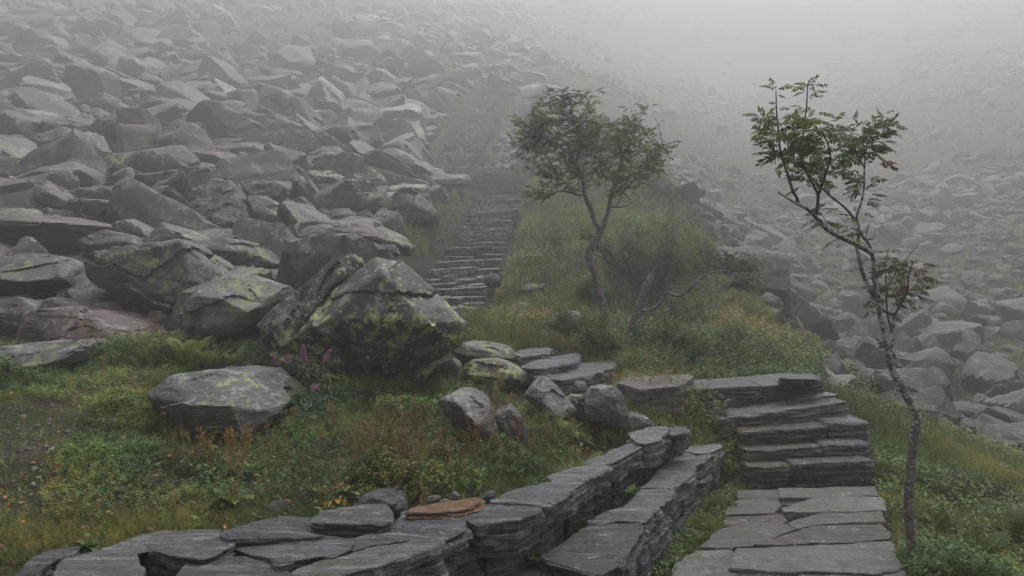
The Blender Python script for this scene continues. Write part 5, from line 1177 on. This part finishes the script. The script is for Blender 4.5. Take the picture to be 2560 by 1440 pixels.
    pp = [ground_hit(a, b) for a, b in ((1120,1200),(900,1180),(940,1150),(980,1190),(1020,1150),(1050,1200),(930,1210),(1000,1110),(870,1130),(1180,1170),(760,1230),(1280,1170),(1340,1150),(500,1190),(660,1170),(1390,1140))]
    xx = np.concatenate([q_[0]+r_.normal(0, .13, 26) for q_ in pp]); yy = np.concatenate([q_[1]+r_.normal(0, .10, 26) for q_ in pp])
    cover('dried_undergrowth', 'rusty and straw-coloured dried stems standing in the bank above the bench', STK, xx, yy, Hg(xx, yy), r_.uniform(.14, .34, len(xx)), M_RUST, r_, np.clip(.5+r_.normal(0, .25, len(xx)), 0, 1), .22)
    # moss-high seedlings and litter on the bare soil at left
    x, y, z, u, v = pts_on_land(9000, 3.2, 6.6, -200, 1300, 960, 1440, r_, lambda x, y, z, u, v: np.clip(.45+.7*lump(x, y, 3, 24), 0, 1))
    cover('seedlings', 'tiny herbs and moss tips on the bare soil at left', HERB, x, y, z, r_.uniform(.02, .05, len(x)), M_HERB, r_, np.clip(.6+r_.normal(0, .22, len(x)), 0, 1), .5)
    x, y, z, u, v = pts_on_land(7000, 3.2, 7.0, -200, 1700, 940, 1440, r_, lambda x, y, z, u, v: np.clip(.25+.7*lump(x, y, 2.2, 29), 0, 1))
    LT = [tri_leaf(1, .6)+(np.zeros(4),)]
    n_ = 130; xx = r_.uniform(.9, 2.7, n_); yy = r_.uniform(3.4, 5.9, n_); ok_ = inpoly(xx, yy, [PZ(*q_, .03)[:2] for q_ in ((1700,1430),(1860,1225),(2180,1220),(2230,1430))]); xx, yy = xx[ok_], yy[ok_]
    l1 = []; cover('l', '', LT, xx, yy, xx*0+.045, r_.uniform(.008, .022, len(xx)), M_LITTER, r_, r_.beta(1.2, 1.6, len(xx)), .2, parts=l1)
    cover('leaf_litter', 'brown and orange fallen leaves among the bilberry', LT, x, y, z+r_.uniform(.005, .07, len(x)), r_.uniform(.012, .038, len(x)), M_LITTER, r_, r_.beta(1.2, 1.6, len(x)), .5, parts=l1); V, F, R = cat(l1); tag(link('leaf_litter', mk('leaf_litter', V, F, True, R), M_LITTER), 'brown and orange fallen leaves on the bank and the path', None, None, 'stuff')
    # ---------- the slope right of the far stairs, the spur and the right bank
    # gravel and grit on the bare soil
    x, y, z, u, v = pts_on_land(5200, 3.2, 6.8, -200, 700, 980, 1440, r_, lambda x, y, z, u, v: np.clip(gsum(u, v, [(120,1080,170,70,1.),(60,1250,130,80,1.),(420,1180,90,40,.6),(300,1250,120,40,.6)]), 0, 1))
    gv = [random_rock(5, 1, 'block')[:2], random_rock(8, 1, 'slab')[:2]]
    gv = [(V, F, np.zeros(len(V))) for V, F in gv]; cover('gravel', 'small grit and stones on the bare dark soil at left', gv, x, y, z, .006+.012*r_.random(len(x))**2.5+.02*(r_.random(len(x)) < .03), M_PALE, r_, r_.random(len(x)), .6)
    def sp(x, y, z, u, v):
        clr = inpoly(u, v, [(1525,945),(1740,930),(1740,1010),(1525,1010)]) | inpoly(u, v, [(1280,880),(1450,880),(1540,905),(1540,960),(1340,975)])
        k = (inpoly(u, v, SPUR) | inpoly(u, v, GRASS_L)).astype(float)
        k = np.maximum(k, ((x > 1.5) & (y < 9) & (u > 1560)).astype(float)); k = np.maximum(k, (u > 1560) & (v > 880) & (u < 2060) & (y < 11)); k = np.maximum(k, inpoly(u, v, [(1150,790),(1560,870),(1640,960),(1300,900),(1160,850)]))
        k = k*(1-.9*clr)
        return k
    x, y, z, u, v = pts_on_land(90000, 3.4, 37, 950, 2700, 380, 1500, r_, lambda *a: sp(*a)*np.clip(.65+.5*lump(a[0], a[1], .9, 31), 0, 1))
    bush = np.clip(lump(x, y, .55, 33)*1.8+.15+.5*np.exp(-((u-1640)/130)**2-((v-640)/170)**2), 0, 1); near = y < 9
    zz = z+bush*.26*r_.uniform(0, 1, len(x))*np.where(near, .5, 1); sz = r_.uniform(.07, .18, len(x))*(.7+.5*bush)*np.clip((y/8)**.5, .7, 2.0)
    tone = np.clip(.46+.7*lump(x, y, .55, 35)+r_.normal(0, .14, len(x))+.25*np.exp(-((u-1850)/130)**2-((v-830)/110)**2), .02, .97)
    cover('undergrowth', 'leafy undergrowth covering the slope between the trees and the ravine', HERB+SPR[:2], x, y, zz, sz, M_HERB, r_, tone)
    x, y, z, u, v = pts_on_land(90000, 3.4, 42, 950, 2700, 350, 1500, r_, lambda *a: np.clip(sp(*a), 0, 1)*np.clip(.55+.8*lump(a[0], a[1], .8, 41), 0, 1))
    sz = r_.uniform(.12, .30, len(x))*np.clip((y/9)**.4, .8, 1.5)
    cover('grass', '', TUF, x, y, z, sz, M_GRASS, r_, np.clip(.5+.6*lump(x, y, .6, 43)+r_.normal(0, .15, len(x)), 0, 1), parts=g1)
    # far green patches on both slopes
    def fg(x, y, z, u, v):
        k = 1-scree_density(x, y, z, u, v); k[y < 14] = 0; k[segdist(x, y, STAIR_C) < .85*(y/8)**.26] = 0; return k*.9
    x, y, z, u, v = pts_on_land(60000, 14, 140, -100, 2700, 0, 1200, r_, fg)
    cover('grass', '', TUF[:3], x, y, z, r_.uniform(.22, .42, len(x))*np.clip(y/26, .8, 3.), M_GRASS, r_, np.clip(.45+r_.normal(0, .2, len(x)), 0, 1), parts=g1)
    # wall foot and path edge
    x, y, z, u, v = pts_on_land(26000, 3.2, 6.4, 1580, 1900, 1180, 1480, r_, lambda x, y, z, u, v: inpoly(x, y, [PZ(*q_, 0) for q_ in ((1640,1440),(1690,1345),(1755,1275),(1815,1225),(1842,1222),(1835,1262),(1790,1330),(1720,1375),(1690,1410),(1680,1445))]).astype(float), False)
    cover('grass', '', TUFN+TUF[:1], x, y, z, r_.uniform(.05, .14, len(x))*np.clip(.7+lump(x, y, 6), .3, 1.4), M_GRASS, r_, np.clip(.42+.7*lump(x, y, 4)+r_.normal(0, .16, len(x)), 0, 1), parts=g1)
    m_ = r_.random(len(x)) < .10; cover('herbs', '', HERB, x[m_], y[m_], Hg(x[m_], y[m_]), r_.uniform(.05, .11, m_.sum()), M_HERB, r_, np.clip(.4+r_.normal(0, .2, m_.sum()), 0, 1), parts=h1)
    # sprouts in the joints of path and steps
    J = [(1860,1215),(2010,1215),(2100,1214),(2060,1118),(2056,1060),(1930,1165),(1980,1165),(1935,1250),(1830,1390),(1832,1405),(2190,1440),(2100,1436),(1900,1308),(1960,1282),(2030,1312),(2100,1278),(1760,1372),(2180,1308)]
    xs, ys, zs = [], [], []
    for a, b in J:
        p_ = PZ(a, b, .02 if b > 1200 else .25); 
        for _ in range(16): xs.append(p_[0]+r_.normal(0, .06)); ys.append(p_[1]+r_.normal(0, .012)); zs.append(p_[2]-.02)
    x, y, z = map(np.array, (xs, ys, zs)); cover('grass', '', TUFN, x, y, z, r_.uniform(.03, .06, len(x)), M_GRASS, r_, np.clip(.3+r_.normal(0, .15, len(x)), 0, 1), parts=g1)
    V, F, R = cat(g1); o = link('grass', mk('grass', V, F, True, np.clip(R, .0, 1)), M_GRASS); tag(o, 'green and straw-coloured grass over banks and slopes', None, None, 'stuff')
    V, F, R = cat(h1); o = link('herbs', mk('herbs', V, F, True, np.clip(R, .0, 1)), M_HERB); tag(o, 'broad-leaved herbs in the bank', None, None, 'stuff')
build_cover()

# ---- single plants
def local(name, V, F, R, loc, mat, parent=None, sm=True):
    o = link(name, mk(name, V, F, sm, np.clip(R, 0, 1)), mat); o.location = loc
    if parent is not None: o.parent = parent; o.location = (0, 0, 0)
    return o
def fern(label, u, v, size, n=9, seed=0, mat=None, group='ferns'):
    r_ = np.random.default_rng(seed+40); loc = ground_hit(u, v); loc[2] -= .01; root = empty('fern', loc); tag(root, label, 'fern', group)
    for k in range(n):
        az = k*6.283/n+r_.uniform(-.3, .3); L = size*r_.uniform(.75, 1.1); parts = []; N = 17; st = r_.uniform(.9, 1.25)
        f = lambda t: np.array([math.cos(az), math.sin(az), 0])*L*(.26*t+.22*t*t)+np.array([0, 0, L*(st*t-.34*t**2.8)])
        c = np.array([f(t) for t in np.linspace(0, 1, 8)]); V, F = tube_geo(c, np.linspace(.004, .0012, 8)*size*3, 4, 1); parts.append((V, F, -.1))
        for j in range(N):
            t = .14+.84*j/N; q_ = f(t); tg = f(min(1, t+.02))-f(t-.02); tg /= np.linalg.norm(tg); up = np.array([0, 0, 1.]); sd_ = np.cross(tg, up); sd_ /= np.linalg.norm(sd_); nn = np.cross(sd_, tg); pl = L*.24*math.sin(math.pi*min(1, (1.04-t)*.98))**.75*(1-.25*t)
            for sg in (1, -1):
                dr = sd_*sg*.92+tg*.42-nn*.12; M_ = 6
                for m_ in range(M_):
                    a0 = m_/M_; q2 = q_+dr*pl*a0-up*pl*.12*a0*a0; w = pl*.20*(1-a0*.7)
                    for s2 in (1, -1):
                        e = q2+tg*s2*w+dr*w*.55; parts.append((np.array([q2, q2+dr*pl/M_*.95, e]), np.array([(0, 1, 2)]), r_.uniform(-.08, .08)))
        V, F, R = cat(parts); local('frond', V, F, np.clip(R+r_.uniform(.45, .8), 0, 1), loc, mat or M_FERN, root, False)
M_FERN = leafmat('fern_frond', [(0, (.06, .11, .025)), (.5, (.14, .19, .04)), (.8, (.24, .26, .05)), (1, (.34, .28, .06))], .55, .3)
M_FERN_D = leafmat('dark_fern_frond', [(0, (.032, .06, .018)), (.5, (.065, .11, .028)), (1, (.12, .15, .045))], .55, .3)
fern('tallest yellow-green fern, left of the group in front of the flat-topped block', 470, 930, .46, 9, 1)
fern('middle yellow-green fern in front of the flat-topped block', 530, 932, .36, 8, 2)
fern('smallest of the yellow-green ferns beside the huge lichened boulder', 582, 925, .26, 7, 3)
for k, (u, v, s, L) in enumerate([(2450,1440,.34,'dark fern at the bottom edge of the right bank'), (2540,1400,.40,'dark fern in the lower right corner'), (2380,1490,.30,'dark fern beside the foot of the thin rowan'), (2520,1340,.34,'fern above the dark corner ferns on the right bank'), (2340,1350,.24,'small fern just right of the thin rowan trunk'), (2190,1330,.12,'tiny bright fern lying over the edge of the purple flagstone')]):
    fern(L, u, v, s, 8, 10+k, M_FERN if k > 4 else M_FERN_D)
def broad(L, w, bend, seed):
    """one dock leaf with a raised midrib and wavy rim"""
    r_ = np.random.default_rng(seed); n = 9; ts = np.linspace(0, 1, n); wd = w*np.sin(np.pi*np.clip(ts*.92+.07, 0, 1))**.8*(ts > .1)+.004
    c = np.stack([L*(ts-.15*bend*ts**2), ts*0, L*(.75*ts-bend*ts**2)*.9], -1); wav = r_.normal(0, .012, (2, n))*L*4
    V = np.concatenate([c+np.stack([ts*0, wd, wd*.35+wav[0]], -1), c, c+np.stack([ts*0, -wd, wd*.35+wav[1]], -1)]); F = []
    for i in range(n-1):
        for a in (0, n): F += [(a+i, a+i+1, a+n+i+1), (a+i, a+n+i+1, a+n+i)]
    return V, np.array(F)
def dock(label, u, v, size, n=10, seed=0, z=None, mat=None, group=None, y=None, tone=.45, stems=0, sh=.4, smat=None, catg='plant', name='dock_plant'):
    r_ = np.random.default_rng(seed+70); loc = PZ(u, v, z) if z is not None else ground_hit(u, v); loc = np.array(loc); loc[2] -= .01; root = empty(name, loc); tag(root, label, catg, group)
    for k in range(n):
        V, F = broad(size*r_.uniform(.6, 1.15), size*r_.uniform(.12, .18), r_.uniform(.3, 1.0), seed*31+k); M = rotz(np.array([k*2.4+r_.uniform(-.3, .3)]))[0]@roty(np.array([-r_.uniform(-.1, .55)]))[0]
        o = local('leaf', V@M.T, F, np.full(len(V), np.clip(tone+r_.normal(0, .16), 0, 1)), loc, mat or M_HERB, root)
    for k in range(stems):
        V, F, R = STK[int(r_.integers(5))]; a = r_.uniform(0, 6.283); M = rotz(np.array([a]))[0]@rotx(np.array([r_.uniform(-.35, .35)]))[0]*sh*r_.uniform(.7, 1.15)
        local('stem', V@M.T, F, np.clip(.4+R+r_.normal(0, .1), 0, 1), loc, smat or M_DRY, root)
    return root
dock('upright bright dock in the gap of the bench wall below the rust-orange slab', 1200, 1400, .17, 14, 1, z=.20, tone=.62, group=None)
dock('low rosette of bright leaves on the bench step right of the upright dock', 1322, 1404, .13, 18, 2, z=.21, tone=.5)
dock('big dock clump with yellowing stalks in front of the flat pale boulder', 585, 1275, .17, 22, 3, tone=.45, stems=6, sh=.42)
dock('yellowing dock with broad leaves behind the white-streaked slab', 832, 1255, .17, 14, 4, tone=.88, stems=2, sh=.3)
dock('small green rosette growing on the lower tier of the bench', 1578, 1232, .08, 12, 5, z=.27, tone=.45)
dock('dark green rosette at the foot of the wall by the lower left of the path', 1672, 1425, .13, 16, 6, z=-.03, tone=.3)
dock('small rosette at the foot of the wall halfway along the path', 1716, 1338, .09, 12, 7, z=-.03, tone=.35)
dock('shining broad-leaved plant left of the steps', 1832, 1085, .15, 20, 8, tone=.42)
dock('broad-leaved plant low in the corner between wall and steps', 1810, 1160, .12, 16, 9, tone=.75)
dock('dark rosette in the soil at the left end of the capstones', 118, 1436, .12, 9, 10, tone=.35)
dock('goldenrod spike with yellow buds rising from the grass at lower left', 222, 1372, .11, 10, 11, tone=.4, stems=1, sh=.30)
dock('pale-leaved plant in the bare soil left of the dock clump', 268, 1240, .10, 12, 12, tone=.3)
dock('leafy dark green clump behind the bench beside the wedge-shaped boulder', 1450, 1118, .17, 22, 13, tone=.33)
def fireweed(label, u, v, h, seed, flower=1., group='fireweed stems', z=None):
    r_ = np.random.default_rng(seed+90); loc = ground_hit(u, v); root = empty('fireweed', loc); tag(root, label, 'flower', group); ln = r_.uniform(-.22, .22, 2)
    f = lambda t: np.array([ln[0]*t*t*h, ln[1]*t*t*h, t*h]); V, F = tube_geo([f(t) for t in (0, .3, .6, 1)], [.004, .0035, .003, .0015], 5, 2); local('stem', V, F, np.full(len(V), .5), loc, M_RUST, root)
    parts = []
    for k in range(int(64*h/.5)):
        t = r_.uniform(.08, .78 if flower else 1.0); az = k*2.4; L = .085*r_.uniform(.7, 1.2)*(1.15-t*.6); V, F = leaflet(L, L*.20, .2); M = rotz(np.array([az]))[0]@roty(np.array([-r_.uniform(-.2, .75)]))[0]; V = V@M.T; V[:, 2] -= ((V[:, 0]**2+V[:, 1]**2)/L)*.35; parts.append((V+f(t), F, r_.uniform(-.15, .15)))
    V, F, R = cat(parts); local('leaf', V, F, R+.5, loc, M_BLUE, root)['kind'] = 'stuff'
    if flower:
        parts = []
        for k in range(int(30*flower)):
            t = .80+.20*(k/30); az = k*2.4; q_ = f(t)+np.array([math.cos(az), math.sin(az), .2])*.022*(1.25-(t-.8)*4)
            for j in range(4):
                V, F = tri_leaf(.017, .013); M = rotz(np.array([az+j*1.57+.4]))[0]@roty(np.array([-.4]))[0]; parts.append((V@M.T+q_, F, r_.uniform(-.3, .3)))
        V, F, R = cat(parts); local('flower_head', V, F, R+.5, loc, M_PINK, root)
M_PINK = leafmat('fireweed_petal', [(0, (.22, .06, .20)), (.5, (.36, .12, .33)), (1, (.50, .26, .46))], .6, .35)
FW = [(690,1000,.34,1,'flowering fireweed, leftmost pink spike before the huge boulder'),(722,985,.32,.8,'fireweed with a small pink spike behind the leftmost one'),(760,1035,.52,1.4,'tallest fireweed with the largest magenta flower head'),(792,1030,.50,1.1,'fireweed with a magenta spike just right of the tallest one'),(795,1075,.34,.6,'short fireweed with a faded pink spike low in the leafy clump'),(648,925,.32,.7,'fireweed flowering against the dark base of the huge boulder')]
for k, (u, v, h, fl, L) in enumerate(FW): fireweed(L, u, v, h, k, fl)
FWL = [(605,915,.2),(625,935,.24),(655,945,.24),(680,950,.22),(700,970,.2),(715,1030,.28),(735,1045,.3),(745,1060,.28),(775,1060,.33),(800,1050,.34),(815,1060,.32),(835,1050,.3),(855,1040,.26),(770,1085,.24),(820,1085,.24),(850,1075,.2),(880,1050,.18),(905,1050,.2),(930,1040,.16),(640,905,.2)]
for k, (u, v, h) in enumerate(FWL): fireweed('leafy willowherb stem without flowers in the clump before the huge lichened boulder', u, v, h, 20+k, 0, 'willowherb stems without flowers')
def shrub(label, u, v, w, h, n, seed, leaf=.05, mat=None, d=None, group=None):
    """a many-stemmed bush of small leaves"""
    r_ = np.random.default_rng(seed+300); loc = ground_hit(u, v) if d is None else P(u, v, d); root = empty('shrub', loc); tag(root, label, 'shrub', group); st, lv = [], []
    for k in range(n):
        az = r_.uniform(0, 6.283); rr = w*math.sqrt(r_.uniform(0, 1))*.5; hh = h*(1-.5*(rr/w*2)**2)*r_.uniform(.35, 1.15)*(1+.25*math.sin(az*3+seed)); e = np.array([math.cos(az)*rr, math.sin(az)*rr, hh]); m_ = e*.5+r_.normal(0, .05, 3); st.append(tube_geo([e*.0+r_.normal(0, .02, 3)*[1, 1, 0], m_, e], [.006, .003, .001], 4, 3)+(.4,))
        for t in r_.uniform(.3, 1.05, 16):
            q_ = m_*(1-abs(2*t-1))*1.0+e*max(0, 2*t-1)+m_*max(0, 2*t-1)*0; q_ = (1-t)**2*0+2*t*(1-t)*m_+t*t*e
            V, F, R = SPR[int(r_.integers(5))]; M = rotz(np.array([r_.uniform(0, 6.28)]))[0]@rotx(np.array([r_.normal(0, .7)]))[0]*leaf*r_.uniform(2.0, 4.2); lv.append((V@M.T+q_+r_.normal(0, .05, 3), F, np.clip(R+r_.uniform(.15, .75), 0, .95)))
    V, F, R = cat(st); local('branches', V, F, R, loc, M_TWIG, root)['kind'] = 'stuff'; V, F, R = cat(lv); local('foliage', V, F, R, loc, mat or M_HERB, root)
for k, (u, v, w, h, n, L) in enumerate([(1660,735,1.5,1.5,80,'tall hazy willow bush right of the forked rowan'),(1575,700,1.2,1.2,60,'hazy bush behind the trunks of the rowans'),(1740,700,1.1,1.1,55,'misty bush on the crest right of the tall willow bush'),(1700,830,1.0,.7,50,'green bush below the pale limb of the leaning tree'),(1640,905,.8,.55,46,'dense low bush at the foot of the leaning tree'),(1500,900,.6,.4,34,'dark low bush at the foot of the tall rowan'),(1820,890,.8,.4,40,'low bush spilling over the crest of the bank'),(1720,910,.7,.45,40,'bright bush above the pinkish-ended slab'),(1420,860,.7,.4,34,'shrub between the clearing and the tall rowan'),(1390,640,1.0,.6,44,'low bush in the slope beside the far stairs'),(1655,500,1.4,1.1,55,'faint bush on the skyline of the spur'),(1480,760,.7,.55,34,'fluffy bush left of the tall rowan trunk')]):
    shrub(L, u, v, w, h, n, k, .045)
DS = [(545,1250,.42),(600,1255,.40),(640,1240,.46),(480,1230,.36),(700,1210,.44),(435,1200,.3),(1235,1090,.55),(1228,1120,.45),(1250,1110,.4),(1100,1200,.3),(1180,1190,.34),(955,1190,.5),(985,1200,.45),(1020,1180,.45),(930,1180,.4),(900,1200,.42),(870,1170,.3),(1060,1200,.35),(1300,1160,.3),(1440,1150,.32),(1365,1120,.3),(1595,1010,.36),(1620,1020,.34),(1650,1025,.34),(1680,1020,.3),(1580,1060,.3),(1345,1035,.28),(200,930,.4),(230,925,.5),(305,900,.32),(385,870,.36),(370,885,.3),(255,1010,.42),(210,1060,.36),(15,1240,.32),(640,640,.3),(1200,945,.3),(1515,1000,.3),(1950,930,.3),(2210,1180,.32),(2330,1150,.34),(2390,1180,.36),(2420,1250,.3),(2260,1250,.3)]
def dry_stalks():
    r_ = np.random.default_rng(55)
    for k, (u, v, h) in enumerate(DS):
        loc = ground_hit(u, v)
        if loc[1] > 20: continue
        V, F, R = STK[k % 5]; M = rotz(np.array([r_.uniform(0, 6.28)]))[0]@rotx(np.array([r_.uniform(-.2, .2)]))[0]*h; rust = 880 < u < 1110
        where = 'below the flat pale boulder' if u < 760 and v > 1150 else 'in the rusty patch above the bench' if rust else 'in the orange grass by the upright mottled boulder' if 1500 < u < 1700 else 'on the right bank' if u > 1900 else 'beside the rounded grey boulder' if 1090 < u < 1450 else 'in the heather at left'
        o = local('dry_stalk', V@M.T, F, np.clip(R+r_.uniform(.3, .8), 0, 1), loc, M_RUST if rust else M_DRY); tag(o, f'dry branching seed stalk {where}', 'plant', f'dry seed stalks {where}')
dry_stalks()
# ------------------------------------------------------------------ the mist
def build_haze():
    x0, x1, y0, y1, z0, z1 = -360, 360, -40, 420, -90, 92
    V = [(x, y, z) for x in (x0, x1) for y in (y0, y1) for z in (z0, z1)]
    F = [(0,1,3,2),(4,6,7,5),(0,4,5,1),(2,3,7,6),(0,2,6,4),(1,5,7,3)]
    me = mk('haze', V, F, False)
    m = bpy.data.materials.new('mist'); m.use_nodes = True; nt = m.node_tree; nt.nodes.clear()
    o_ = nt.nodes.new('ShaderNodeOutputMaterial'); pv = nt.nodes.new('ShaderNodeVolumePrincipled')
    pv.inputs['Color'].default_value = (.80, .795, .82, 1); pv.inputs['Density'].default_value = HAZE; pv.inputs['Anisotropy'].default_value = .38
    nt.links.new(pv.outputs[0], o_.inputs['Volume'])
    o = link('haze', me, m); tag(o, kind='stuff'); o.display_type = 'WIRE'
build_haze()
